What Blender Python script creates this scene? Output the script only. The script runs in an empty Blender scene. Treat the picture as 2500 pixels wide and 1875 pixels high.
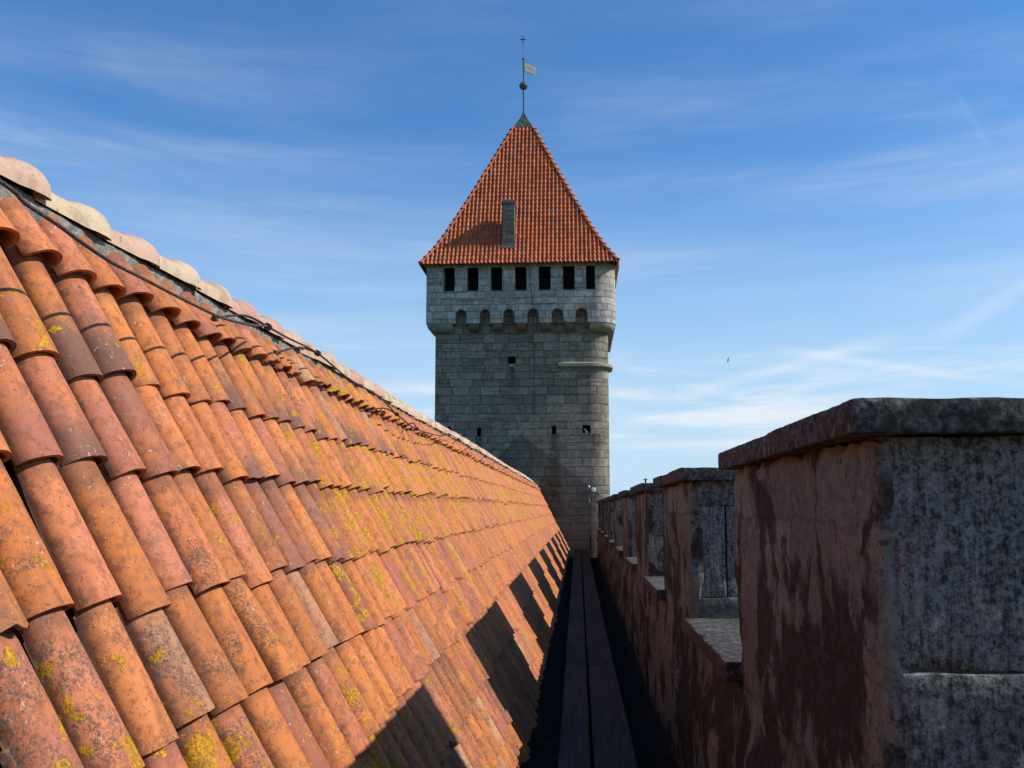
import bpy, bmesh, math, random
from mathutils import Vector, Matrix, noise

random.seed(11)
scene = bpy.context.scene
R = math.radians
COL = scene.collection

# ------------------------------------------------------------------ camera
cam_d = bpy.data.cameras.new("camera")
cam = bpy.data.objects.new("camera", cam_d)
COL.objects.link(cam)
cam_d.sensor_width = 36.0
cam_d.lens = 34.18
cam_d.clip_start = 0.05
cam_d.clip_end = 20000
rx = Vector((0.99772659, 0.06739182, 0.0))
up = Vector((0.00854695, -0.12653639, 0.99192514))
fw = Vector((-0.06684764, 0.98967009, 0.12682471))
m = Matrix.Identity(4)
for i in range(3):
    m[i][0] = rx[i]; m[i][1] = up[i]; m[i][2] = -fw[i]
cam.matrix_world = m
scene.camera = cam

# ------------------------------------------------------------------ sun and sky
SUN_EL, SUN_AZ = 37.4, 91.3           # azimuth clockwise from +Y
sd = bpy.data.lights.new("sun", 'SUN')
sd.energy = 5.0
sd.angle = R(0.5)
sd.color = (1.0, 0.94, 0.85)
sun = bpy.data.objects.new("sun", sd)
COL.objects.link(sun)
sdir = Vector((math.cos(R(SUN_EL)) * math.sin(R(SUN_AZ)), math.cos(R(SUN_EL)) * math.cos(R(SUN_AZ)), math.sin(R(SUN_EL))))
sun.rotation_euler = sdir.to_track_quat('Z', 'Y').to_euler()

scene.view_settings.view_transform = 'Standard'
scene.view_settings.look = 'None'
scene.view_settings.exposure = 0.0
scene.view_settings.gamma = 1.0
scene.view_settings.use_curve_mapping = False


# ------------------------------------------------------------------ node helper
class NT:
    def __init__(self, tree):
        self.t = tree; self.n = tree.nodes; self.l = tree.links
    def put(self, sock, v):
        if v is None: return
        if isinstance(v, bpy.types.NodeSocket): self.l.new(v, sock)
        elif isinstance(v, (tuple, list)):
            sock.default_value = tuple(v) + ((1.0,) if len(v) == 3 and len(sock.default_value) == 4 else ())
        else: sock.default_value = v
    def m(self, op, a, b=None, c=None, clamp=False):
        n = self.n.new('ShaderNodeMath'); n.operation = op; n.use_clamp = clamp
        self.put(n.inputs[0], a); self.put(n.inputs[1], b); self.put(n.inputs[2], c)
        return n.outputs[0]
    def vm(self, op, a, b=None):
        n = self.n.new('ShaderNodeVectorMath'); n.operation = op
        self.put(n.inputs[0], a)
        if b is not None: self.put(n.inputs['Scale'] if op == 'SCALE' else n.inputs[1], b)
        return n.outputs['Value'] if op in ('DOT_PRODUCT', 'LENGTH', 'DISTANCE') else n.outputs[0]
    def noise(self, vec, scale=5., detail=4., rough=.55, dist=0., out='Fac', dim='3D'):
        n = self.n.new('ShaderNodeTexNoise'); n.noise_dimensions = dim
        self.put(n.inputs['Vector'], vec)
        n.inputs['Scale'].default_value = scale; n.inputs['Detail'].default_value = detail
        n.inputs['Roughness'].default_value = rough; n.inputs['Distortion'].default_value = dist
        return n.outputs[out]
    def vor(self, vec, scale=5., feature='F1', out='Distance', rnd=1.):
        n = self.n.new('ShaderNodeTexVoronoi'); n.feature = feature
        self.put(n.inputs['Vector'], vec); n.inputs['Scale'].default_value = scale
        n.inputs['Randomness'].default_value = rnd
        return n.outputs[out]
    def white(self, vec):
        n = self.n.new('ShaderNodeTexWhiteNoise'); n.noise_dimensions = '3D'
        self.put(n.inputs[0], vec); return n.outputs['Value']
    def step(self, v, lo, hi, a=0., b=1.):
        n = self.n.new('ShaderNodeMapRange'); n.interpolation_type = 'SMOOTHSTEP'
        self.put(n.inputs[0], v)
        for i, x in enumerate((lo, hi, a, b)): self.put(n.inputs[i + 1], x)
        return n.outputs[0]
    def mix(self, f, a, b, mode='MIX'):
        n = self.n.new('ShaderNodeMix'); n.data_type = 'RGBA'; n.blend_type = mode
        self.put(n.inputs[0], f); self.put(n.inputs[6], a); self.put(n.inputs[7], b)
        return n.outputs[2]
    def ramp(self, f, stops, mode='LINEAR'):
        n = self.n.new('ShaderNodeValToRGB'); n.color_ramp.interpolation = mode
        e = n.color_ramp.elements
        while len(e) > 1: e.remove(e[-1])
        for i, (p, c) in enumerate(stops):
            x = e[0] if i == 0 else e.new(p)
            x.position = p; x.color = tuple(c) + (1.,)
        self.put(n.inputs[0], f); return n.outputs[0]
    def mapping(self, vec, scale=(1, 1, 1), rot=(0, 0, 0), loc=(0, 0, 0)):
        n = self.n.new('ShaderNodeMapping'); self.put(n.inputs[0], vec)
        n.inputs['Scale'].default_value = scale; n.inputs['Rotation'].default_value = rot
        n.inputs['Location'].default_value = loc; return n.outputs[0]
    def sep(self, vec):
        n = self.n.new('ShaderNodeSeparateXYZ'); self.put(n.inputs[0], vec); return n.outputs
    def comb(self, x=0., y=0., z=0.):
        n = self.n.new('ShaderNodeCombineXYZ')
        self.put(n.inputs[0], x); self.put(n.inputs[1], y); self.put(n.inputs[2], z); return n.outputs[0]
    def attr(self, name):
        n = self.n.new('ShaderNodeAttribute'); n.attribute_name = name; return n
    def coord(self, out='Object'):
        return self.n.new('ShaderNodeTexCoord').outputs[out]
    def bump(self, h, strength=.5, dist=.01, normal=None):
        n = self.n.new('ShaderNodeBump'); self.put(n.inputs['Height'], h)
        n.inputs['Strength'].default_value = strength; n.inputs['Distance'].default_value = dist
        if normal is not None: self.put(n.inputs['Normal'], normal)
        return n.outputs[0]


def material(name):
    mt = bpy.data.materials.new(name); mt.use_nodes = True
    nt = NT(mt.node_tree)
    return mt, nt, nt.n['Principled BSDF']


def finish(nt, bs, col, rough=.85, normal=None, spec=.25, metal=0.):
    nt.put(bs.inputs['Base Color'], col); nt.put(bs.inputs['Roughness'], rough)
    if normal is not None: nt.put(bs.inputs['Normal'], normal)
    bs.inputs['Specular IOR Level'].default_value = spec
    bs.inputs['Metallic'].default_value = metal


# world: sky with thin cirrus
world = bpy.data.worlds.new("World"); scene.world = world
world.use_nodes = True
w = NT(world.node_tree)
bg = w.n['Background']
SKY_STRENGTH = 0.125
bg.inputs['Strength'].default_value = SKY_STRENGTH
sky = w.n.new('ShaderNodeTexSky'); sky.sky_type = 'NISHITA'; sky.sun_disc = False
sky.sun_elevation = R(SUN_EL); sky.sun_rotation = R(SUN_AZ)
sky.altitude = 0; sky.air_density = 1.0; sky.dust_density = 0.35; sky.ozone_density = 3.0
dirn = w.coord('Generated')
dx, dy, dz = w.sep(dirn)[0:3]
az = w.m('ARCTAN2', dx, dy)
el = w.m('ARCSINE', dz)
def skyline(ax, ey, bx, by, width, amt, soft=.5):
    # a straggling vapour trail between two directions of the sky (degrees)
    ax, ey, bx, by = map(R, (ax, ey, bx, by))
    L = math.hypot(bx - ax, by - ey); ux, uy = (bx - ax) / L, (by - ey) / L
    px = w.m('SUBTRACT', az, ax); py = w.m('SUBTRACT', el, ey)
    al = w.m('ADD', w.m('MULTIPLY', px, ux), w.m('MULTIPLY', py, uy))
    ac = w.m('ABSOLUTE', w.m('ADD', w.m('SUBTRACT', w.m('MULTIPLY', py, ux), w.m('MULTIPLY', px, uy)),
                             w.m('MULTIPLY', w.m('SUBTRACT', wisp, .5), R(width) * 1.2)))
    a = w.step(ac, 0., R(width), 1., 0.)
    e = w.m('MULTIPLY', w.step(al, -.03, .05), w.step(al, L - .05, L + .05, 1., 0.))
    return w.m('MULTIPLY', w.m('MULTIPLY', a, e), w.m('MULTIPLY', w.m('ADD', wisp, soft - .3), amt))
ae = w.comb(az, el, 0.)
wisp = w.noise(w.mapping(ae, scale=(9, 34, 1), rot=(0, 0, R(-6))), 1., 6., .6, .6)
st1 = w.noise(w.mapping(ae, scale=(1.5, 11, 1), rot=(0, 0, R(-9))), 1., 7., .55, .35)
st2 = w.noise(w.mapping(ae, scale=(4.5, 38, 1), rot=(0, 0, R(-9))), 1., 7., .62, .5)
band = w.m('MULTIPLY', w.step(el, R(-2), R(5)), w.step(el, R(11), R(34), 1., .16))
cir = w.m('MULTIPLY', w.step(st1, .36, .80), w.m('ADD', .38, w.m('MULTIPLY', w.step(st2, .30, .75), .75)))
cir = w.m('MULTIPLY', cir, band)
low = w.m('MULTIPLY', w.step(st2, .42, .68), w.m('MULTIPLY', w.step(el, R(1), R(4)), w.step(el, R(6), R(11), 1., 0.)))
tot = w.m('ADD', w.m('MULTIPLY', cir, .55), w.m('MULTIPLY', low, .65))
for args in ((5, 6.3, 17, 9.2, .6, .46), (12, 9.0, 24, 6.4, .45, .42), (20, 9.2, 27.5, 13, .7, .32),
             (2, 4.9, 18, 6.1, .8, .5), (2, 3.6, 13, 3.9, .5, .5), (21.9, 21.4, 22.7, 19.8, .28, .16)):
    tot = w.m('ADD', tot, skyline(*args))
tot = w.m('MINIMUM', tot, .92)
haze = w.step(el, R(-3), R(23), 1., 0.)
skyc = w.mix(1., sky.outputs[0], (0.56, 0.98, 1.32), 'MULTIPLY')
skyc = w.mix(haze, skyc, (4.4, 6.0, 7.5))
skyc = w.mix(tot, skyc, (6.4, 7.0, 7.6))
w.put(bg.inputs['Color'], skyc)


# ------------------------------------------------------------------ object helpers
class MB:
    def __init__(self):
        self.v = []; self.f = []; self.uv = []; self.c = []; self.sm = []
    def quad(self, pts, uv=None, col=None, smooth=False):
        b = len(self.v); self.v += [tuple(p) for p in pts]
        self.f.append(tuple(range(b, b + len(pts))))
        self.uv += list(uv) if uv else [(0, 0)] * len(pts)
        self.c += list(col) if col else [(0, 0, 0, 0)] * len(pts)
        self.sm.append(smooth)
    def grid(self, rows, uvs=None, cols=None, smooth=True):
        b = len(self.v); nr, nc = len(rows), len(rows[0])
        for r in rows: self.v += [tuple(p) for p in r]
        for i in range(nr - 1):
            for j in range(nc - 1):
                ids = ((i, j), (i, j + 1), (i + 1, j + 1), (i + 1, j))
                self.f.append(tuple(b + a * nc + c for a, c in ids))
                self.uv += [uvs[a][c] for a, c in ids] if uvs else [(0, 0)] * 4
                self.c += [cols[a][c] for a, c in ids] if cols else [(0, 0, 0, 0)] * 4
                self.sm.append(smooth)
    def box(self, x0, x1, y0, y1, z0, z1, col=None):
        P = [(x0, y0, z0), (x1, y0, z0), (x1, y1, z0), (x0, y1, z0), (x0, y0, z1), (x1, y0, z1), (x1, y1, z1), (x0, y1, z1)]
        for q in ((0, 3, 2, 1), (4, 5, 6, 7), (0, 1, 5, 4), (1, 2, 6, 5), (2, 3, 7, 6), (3, 0, 4, 7)):
            pts = [P[i] for i in q]
            if q in ((0, 1, 5, 4), (2, 3, 7, 6)): uv = [(p[0], p[2]) for p in pts]
            elif q in ((1, 2, 6, 5), (3, 0, 4, 7)): uv = [(p[1], p[2]) for p in pts]
            else: uv = [(p[0], p[1]) for p in pts]
            self.quad(pts, uv, [col] * 4 if col else None)
    def tube(self, pts, r, seg=8, smooth=True, taper=None):
        pts = [Vector(p) for p in pts]; rows = []
        up_ = Vector((0, 0, 1))
        for i, p in enumerate(pts):
            d = (pts[min(i + 1, len(pts) - 1)] - pts[max(i - 1, 0)]).normalized()
            a = d.cross(up_)
            if a.length < .05: a = d.cross(Vector((1, 0, 0)))
            a.normalize(); b = d.cross(a)
            rr = r if taper is None else taper[i]
            rows.append([p + a * (rr * math.cos(t)) + b * (rr * math.sin(t)) for t in [2 * math.pi * k / seg for k in range(seg + 1)]])
        self.grid(rows, smooth=smooth)
        for row in (rows[0], rows[-1]): self.quad(row[:-1])
    def build(self, name, mat, parent=None, fix=False, weld=False):
        me = bpy.data.meshes.new(name)
        me.from_pydata(self.v, [], self.f)
        me.uv_layers.new(name='UVMap')
        flat = [x for p in self.uv for x in p]
        me.uv_layers[0].data.foreach_set('uv', flat)
        ca = me.color_attributes.new('tc', 'FLOAT_COLOR', 'CORNER')
        ca.data.foreach_set('color', [x for p in self.c for x in p])
        me.polygons.foreach_set('use_smooth', self.sm)
        if fix or weld:
            bm = bmesh.new(); bm.from_mesh(me)
            bmesh.ops.remove_doubles(bm, verts=bm.verts, dist=.0004)
            if fix: bmesh.ops.recalc_face_normals(bm, faces=bm.faces)
            bm.to_mesh(me); bm.free()
        me.materials.append(mat)
        o = bpy.data.objects.new(name, me); COL.objects.link(o)
        if parent is not None: o.parent = parent
        return o


def empty(name, loc=(0, 0, 0)):
    o = bpy.data.objects.new(name, None); COL.objects.link(o); o.location = loc
    o.empty_display_size = .2
    return o


def tag(o, label=None, cat=None, group=None, kind=None):
    if label: o['label'] = label
    if cat: o['category'] = cat
    if group: o['group'] = group
    if kind: o['kind'] = kind
    return o


def rebase(parts, root):
    # parts are modelled in world metres; keep them there while the root sits at the thing's base
    for p in parts:
        if p.parent == root: p.matrix_parent_inverse = Matrix.Translation(-root.location)


def rock_box(mb, x0, x1, y0, y1, z0, z1, res=.08, amp=.006, bev=.012, fr=4., seed=0., col=None):
    """a cut stone: a finely divided box, its corners worn round and its faces uneven"""
    def lin(a, b):
        n = max(2, int(round((b - a - 2 * bev) / res)))
        return [a] + [a + bev + (b - a - 2 * bev) * i / n for i in range(n + 1)] + [b]
    X, Y, Z = lin(x0, x1), lin(y0, y1), lin(z0, z1)
    def pt(x, y, z):
        p = Vector((x, y, z)); q = Vector(p)
        lo = Vector((x0 + bev, y0 + bev, z0 + bev)); hi = Vector((x1 - bev, y1 - bev, z1 - bev))
        c = Vector((min(max(x, lo.x), hi.x), min(max(y, lo.y), hi.y), min(max(z, lo.z), hi.z)))
        d = p - c
        k = sum(1 for a in d if abs(a) > 1e-6)
        if k > 1: q = c + d.normalized() * bev * 1.15
        n = d.normalized() if d.length > 1e-6 else Vector((0, 0, 0))
        s = Vector((seed, seed * .7, -seed))
        a = noise.noise(p * fr + s) * amp + noise.noise(p * fr * 4 + s) * amp * .45
        if k > 1: a -= max(0., noise.noise(p * 9 + s)) * bev * 1.1
        return q + n * a
    cc = col or (0, 0, 0, 0)
    def face(A, B_, f, fa):
        rows = [[f(a, b) for b in B_] for a in A]
        mb.grid([[pt(*c) for c in r] for r in rows], [[fa(c) for c in r] for r in rows], [[cc] * len(B_) for _ in A])
    xz = lambda c: (c[0], c[2]); yz = lambda c: (c[1], c[2]); xy = lambda c: (c[0], c[1])
    face(Z, X, lambda a, b: (b, y0, a), xz); face(Z, X[::-1], lambda a, b: (b, y1, a), xz)
    face(Z, Y[::-1], lambda a, b: (x0, b, a), yz); face(Z, Y, lambda a, b: (x1, b, a), yz)
    face(Y, X, lambda a, b: (b, a, z1), xy); face(Y, X[::-1], lambda a, b: (b, a, z0), xy)


# ------------------------------------------------------------------ materials
def mat_tile(name, far=False):
    mt, n, bs = material(name)
    co = n.coord('Object'); at = n.attr('tc'); rr = n.sep(at.outputs['Color']); alpha = at.outputs['Alpha']
    hue, dark, lich = rr[0], rr[1], rr[2]
    base = n.ramp(hue, [(0., (.40, .155, .055)), (.14, (.52, .185, .050)), (.34, (.61, .235, .064)), (.50, (.60, .215, .075)),
                        (.64, (.56, .215, .115)), (.78, (.47, .170, .10)), (.91, (.29, .120, .080)), (1., (.50, .31, .18))])
    big = n.noise(co, 7., 5., .6, .3)
    base = n.mix(n.step(big, .40, .68, 0., .55), base, (.60, .215, .065))
    str_ = n.noise(n.mapping(co, scale=(3, 26, 3)), 1., 4., .6)
    base = n.mix(n.step(str_, .48, .68, 0., .6), base, (.25, .10, .055))
    mid = n.noise(co, 38., 6., .7)
    base = n.mix(n.step(mid, .46, .66, 0., .65), base, (.20, .08, .045))
    uvt = n.sep(n.coord('UV'))
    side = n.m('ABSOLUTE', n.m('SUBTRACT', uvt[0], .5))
    grime = n.m('MULTIPLY', n.step(n.m('ADD', side, n.m('MULTIPLY', n.m('SUBTRACT', mid, .5), .35)), .33, .47), n.step(n.m('ADD', uvt[0], uvt[1]), 0., .001))  # side dirt, deepened so the shaded gaps between tiles read darker
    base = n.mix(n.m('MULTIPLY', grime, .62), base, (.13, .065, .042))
    under = n.m('MULTIPLY', n.step(n.m('ADD', uvt[1], n.m('MULTIPLY', n.m('SUBTRACT', mid, .5), .12)), .24, .34, 1., 0.), n.step(uvt[1], .0, .02))  # dirt and painted shade just below the overlapping lip
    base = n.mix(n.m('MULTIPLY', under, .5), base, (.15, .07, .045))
    fine = n.noise(co, 260., 3., .6)
    base = n.mix(n.step(fine, .58, .75, 0., .45), base, (.22, .11, .07))
    # soot-grey weathering toward lower mouths of some tiles; painted gap shade on pans
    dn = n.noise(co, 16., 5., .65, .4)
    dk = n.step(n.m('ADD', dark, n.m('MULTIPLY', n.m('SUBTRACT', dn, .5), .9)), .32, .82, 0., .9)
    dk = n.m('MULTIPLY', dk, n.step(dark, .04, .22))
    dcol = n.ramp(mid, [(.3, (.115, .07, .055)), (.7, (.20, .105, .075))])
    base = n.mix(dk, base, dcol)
    # chalky drips and pale flecks
    chip = n.noise(n.vm('ADD', co, (2., 4., 6.)), 85., 3., .6, .8)
    gate = n.noise(co, 9., 3., .5)
    base = n.mix(n.m('MULTIPLY', n.step(chip, .655, .68), n.step(gate, .44, .58, 0., .85)), base, (.62, .50, .42))
    drip = n.noise(n.mapping(co, scale=(5, 60, 5)), 1., 5., .65, .3)
    dg = n.noise(co, 2.6, 2., .5)
    base = n.mix(n.m('MULTIPLY', n.step(drip, .60, .70), n.step(dg, .58, .68, 0., .6)), base, (.66, .50, .42))
    pit = n.noise(n.vm('ADD', co, (3.1, 1.7, .4)), 100., 3., .6, .5)
    base = n.mix(n.step(pit, .64, .67, 0., .75), base, (.13, .07, .05))
    # grey lichen crust
    gl = n.noise(n.vm('ADD', co, (7., 2., 5.)), 8., 4., .6, .6)
    gf = n.noise(co, 130., 5., .8, .2)
    gsel = n.step(n.m('ADD', gl, n.m('MULTIPLY', n.m('SUBTRACT', alpha, .5), .40)), .60, .72)
    gm = n.m('MULTIPLY', gsel, n.step(gf, .50, .58))
    gcol = n.ramp(n.noise(co, 160., 2., .5), [(.3, (.060, .050, .042)), (.55, (.16, .145, .125)), (.75, (.33, .31, .28))])
    base = n.mix(gm, base, gcol)
    # yellow lichen rosettes
    yv = n.noise(n.vm('ADD', co, (1., 9., 3.)), 17., 3., .5, .35)
    yn = n.noise(co, 70., 4., .75, .4)
    ysel = n.m('ADD', n.m('ADD', yv, n.m('MULTIPLY', n.m('SUBTRACT', lich, .5), .42)), n.m('MULTIPLY', n.m('SUBTRACT', yn, .5), .30))
    ym = n.m('MULTIPLY', n.step(ysel, .685, .72), n.step(n.noise(co, 150., 3., .7), .34, .46, .15, 1.))
    ycore = n.step(ysel, .80, .86)
    ycol = n.ramp(n.noise(co, 120., 3., .6), [(.3, (.20, .085, .005)), (.5, (.50, .245, .008)), (.75, (.72, .40, .015))])
    ycol = n.mix(n.m('MULTIPLY', ycore, .6), ycol, (.20, .11, .03))
    base = n.mix(1., base, (1.02, .90, .82), 'MULTIPLY')
    base = n.mix(ym, base, ycol)
    h = n.m('ADD', n.m('MULTIPLY', fine, .35), n.m('MULTIPLY', mid, .8))
    h = n.m('ADD', h, n.m('ADD', n.m('MULTIPLY', ym, n.m('ADD', .5, yn)), n.m('MULTIPLY', gm, .9)))
    h = n.m('SUBTRACT', h, n.step(pit, .64, .67, 0., .6))
    nb = n.bump(h, .55, .0035)
    nb = n.bump(n.noise(n.mapping(co, scale=(3, 30, 3)), 1., 3., .5), .35, .006, nb)
    rough = n.step(big, .3, .7, .62, .85)
    finish(n, bs, base, rough, nb, .28)
    return mt


def mat_ridge():
    mt, n, bs = material('ridge_clay')
    oi = n.n.new('ShaderNodeObjectInfo'); rnd = oi.outputs['Random']
    co = n.vm('ADD', n.coord('Object'), n.comb(n.m('MULTIPLY', rnd, 40.), 0., 0.))
    base = n.ramp(rnd, [(0., (.54, .42, .27)), (.3, (.52, .39, .26)), (.42, (.53, .32, .23)), (.6, (.52, .27, .20)),
                        (.8, (.48, .30, .21)), (1., (.58, .46, .32))])
    a = n.noise(co, 9., 5., .6, .3)
    base = n.mix(n.step(a, .47, .66, 0., .6), base, (.30, .19, .12))
    base = n.mix(n.step(n.noise(co, 42., 5., .7), .56, .7, 0., .5), base, (.26, .19, .13))
    base = n.mix(n.step(n.noise(co, 140., 2., .6), .62, .72, 0., .6), base, (.16, .12, .09))
    yl = n.m('ADD', n.noise(co, 12., 4., .6, .3), n.m('MULTIPLY', n.m('SUBTRACT', n.noise(co, 90., 3., .7), .5), .25))
    base = n.mix(n.step(yl, .64, .67, 0., .9), base, (.30, .19, .03))
    finish(n, bs, base, .8, n.bump(n.noise(co, 60., 5., .65), .5, .004), .25)
    return mt


def mat_mortar(name='mortar', c=(.34, .32, .28)):
    mt, n, bs = material(name)
    co = n.coord('Object')
    a = n.noise(co, 30., 6., .7, .3); b = n.noise(co, 130., 4., .7)
    col = n.ramp(a, [(.32, tuple(x * .30 for x in c)), (.47, tuple(x * .7 for x in c)), (.66, tuple(x * 1.35 for x in c))])
    col = n.mix(n.step(b, .55, .7, 0., .6), col, tuple(x * .4 for x in c))
    finish(n, bs, col, .95, n.bump(n.m('ADD', a, n.m('MULTIPLY', b, .6)), .9, .012), .1)
    return mt


def mat_parapet():
    """lime-rendered blockwork: pale ground, brown-black damp stains with hanging edges, black lichen spots"""
    mt, n, bs = material('weathered_parapet_stone')
    co = n.coord('Object'); at = n.attr('tc'); r = n.sep(at.outputs['Color'])
    co = n.vm('ADD', co, n.comb(0., 0., 0.))
    fine = n.noise(co, 120., 5., .7); mid = n.noise(co, 22., 6., .65, .2)
    base = n.ramp(mid, [(.3, (.12, .136, .122)), (.5, (.21, .235, .213)), (.72, (.31, .34, .31))])
    vs = n.noise(n.mapping(co, scale=(30, 30, 2.2)), 1., 5., .65, .2)
    base = n.mix(n.step(vs, .50, .66, 0., .35), base, (.08, .08, .075))
    speckle_n = n.m('ADD', n.m('MULTIPLY', n.noise(co, 48., 7., .85, .2), .70), n.m('MULTIPLY', n.noise(n.mapping(co, scale=(60, 60, 9)), 1., 5., .7), .30))
    speckle = n.ramp(speckle_n, [(.38, (.010, .010, .010)), (.45, (.055, .056, .055)), (.51, (.18, .183, .175)), (.60, (.31, .312, .30)), (.72, (.50, .50, .48))])
    base = n.mix(n.step(r[0], .45, .7), base, speckle)  # speckled stone tone on blocks with high vertex red
    # the blocks under the thin render ghost through as tonal patches with soft joints
    gc = n.sep(n.vm('ADD', co, n.vm('SCALE', n.vm('SUBTRACT', n.noise(co, 5., 4., .6, out='Color'), (.5, .5, .5)), .10)))
    gv = n.m('DIVIDE', n.m('ADD', gc[2], 3.), .37); grow = n.m('FLOOR', gv)
    gu = n.m('ADD', n.m('DIVIDE', n.m('ADD', gc[0], gc[1]), .62), n.m('MULTIPLY', n.white(n.comb(grow, 1., 1.)), 5.))
    gt = n.white(n.comb(n.m('FLOOR', gu), grow, 4.))
    gfu, gfv = n.m('FRACT', gu), n.m('FRACT', gv)
    ge = n.m('MINIMUM', n.m('MULTIPLY', n.m('MINIMUM', gfu, n.m('SUBTRACT', 1., gfu)), .62), n.m('MULTIPLY', n.m('MINIMUM', gfv, n.m('SUBTRACT', 1., gfv)), .37))
    gj = n.m('MULTIPLY', n.step(ge, .0, .014, 1., 0.), n.m('MULTIPLY', n.step(r[0], .7, .45), n.step(mid, .35, .6)))
    base = n.mix(n.m('MULTIPLY', n.step(gt, 0., 1., 0., .55), n.step(r[0], .7, .45)), base, (.085, .080, .070))
    base = n.mix(n.m('MULTIPLY', gj, .6), base, (.05, .045, .038))
    # hanging damp stains
    wc = n.vm('ADD', co, n.vm('SCALE', n.vm('SUBTRACT', n.noise(co, 6., 5., .65, out='Color'), (.5, .5, .5)), .30))
    b1 = n.noise(wc, 2.3, 4., .55, .25); b2 = n.noise(n.mapping(wc, scale=(8, 8, 1.3)), 1., 4., .55, .2)
    big = n.m('ADD', n.m('MULTIPLY', b1, .74), n.m('MULTIPLY', b2, .26))
    st = n.m('MULTIPLY', n.step(big, .465, .525), n.step(n.noise(co, 14., 5., .7), .28, .50, .75, 1.))
    scol = n.ramp(n.noise(co, 48., 5., .7), [(.3, (.010, .009, .008)), (.55, (.028, .024, .021)), (.8, (.085, .075, .066))])
    base = n.mix(n.m('MULTIPLY', st, n.step(r[0], .3, 1., .92, .10)), base, scol)
    edge = n.m('MULTIPLY', n.step(n.m('ABSOLUTE', n.m('SUBTRACT', big, .44)), 0., .03, 1., 0.), .35)
    base = n.mix(edge, base, (.26, .22, .185))
    # black lichen spots
    s1 = n.m('ADD', n.vor(co, 26.), n.m('MULTIPLY', n.m('SUBTRACT', fine, .5), .5))
    gate = n.noise(co, 5., 3., .55)
    base = n.mix(n.m('MULTIPLY', n.step(n.m('ADD', s1, n.m('MULTIPLY', n.m('SUBTRACT', n.noise(co, 45., 4., .7), .5), 1.1)), .12, .24, 1., 0.), n.step(gate, .42, .56, .0, .6)), base, (.014, .014, .013))
    s2 = n.m('ADD', n.vor(n.vm('ADD', co, (5., 3., 1.)), 70.), n.m('MULTIPLY', n.m('SUBTRACT', fine, .5), .6))
    base = n.mix(n.step(s2, .20, .32, .55, 0.), base, (.035, .034, .032))
    base = n.mix(n.step(fine, .60, .72, 0., .45), base, (.30, .295, .275))
    # grime of the slabs, and one low course darkened as a shaded recess (vertex red 0: clean .. green: slab)
    slab = r[1]
    sl = n.ramp(n.noise(co, 34., 6., .7, .3), [(.34, (.018, .018, .016)), (.47, (.048, .047, .043)), (.58, (.11, .108, .10)), (.72, (.27, .265, .245))])
    base = n.mix(slab, base, sl)
    h = n.m('ADD', n.m('MULTIPLY', mid, 1.1), n.m('ADD', n.m('MULTIPLY', fine, .5), n.m('MULTIPLY', vs, .15)))
    h = n.m('SUBTRACT', h, n.m('MULTIPLY', gj, .8))
    nb = n.bump(h, .7, .006)
    nb = n.bump(big, .4, .03, nb)
    finish(n, bs, base, .92, nb, .15)
    return mt


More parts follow.
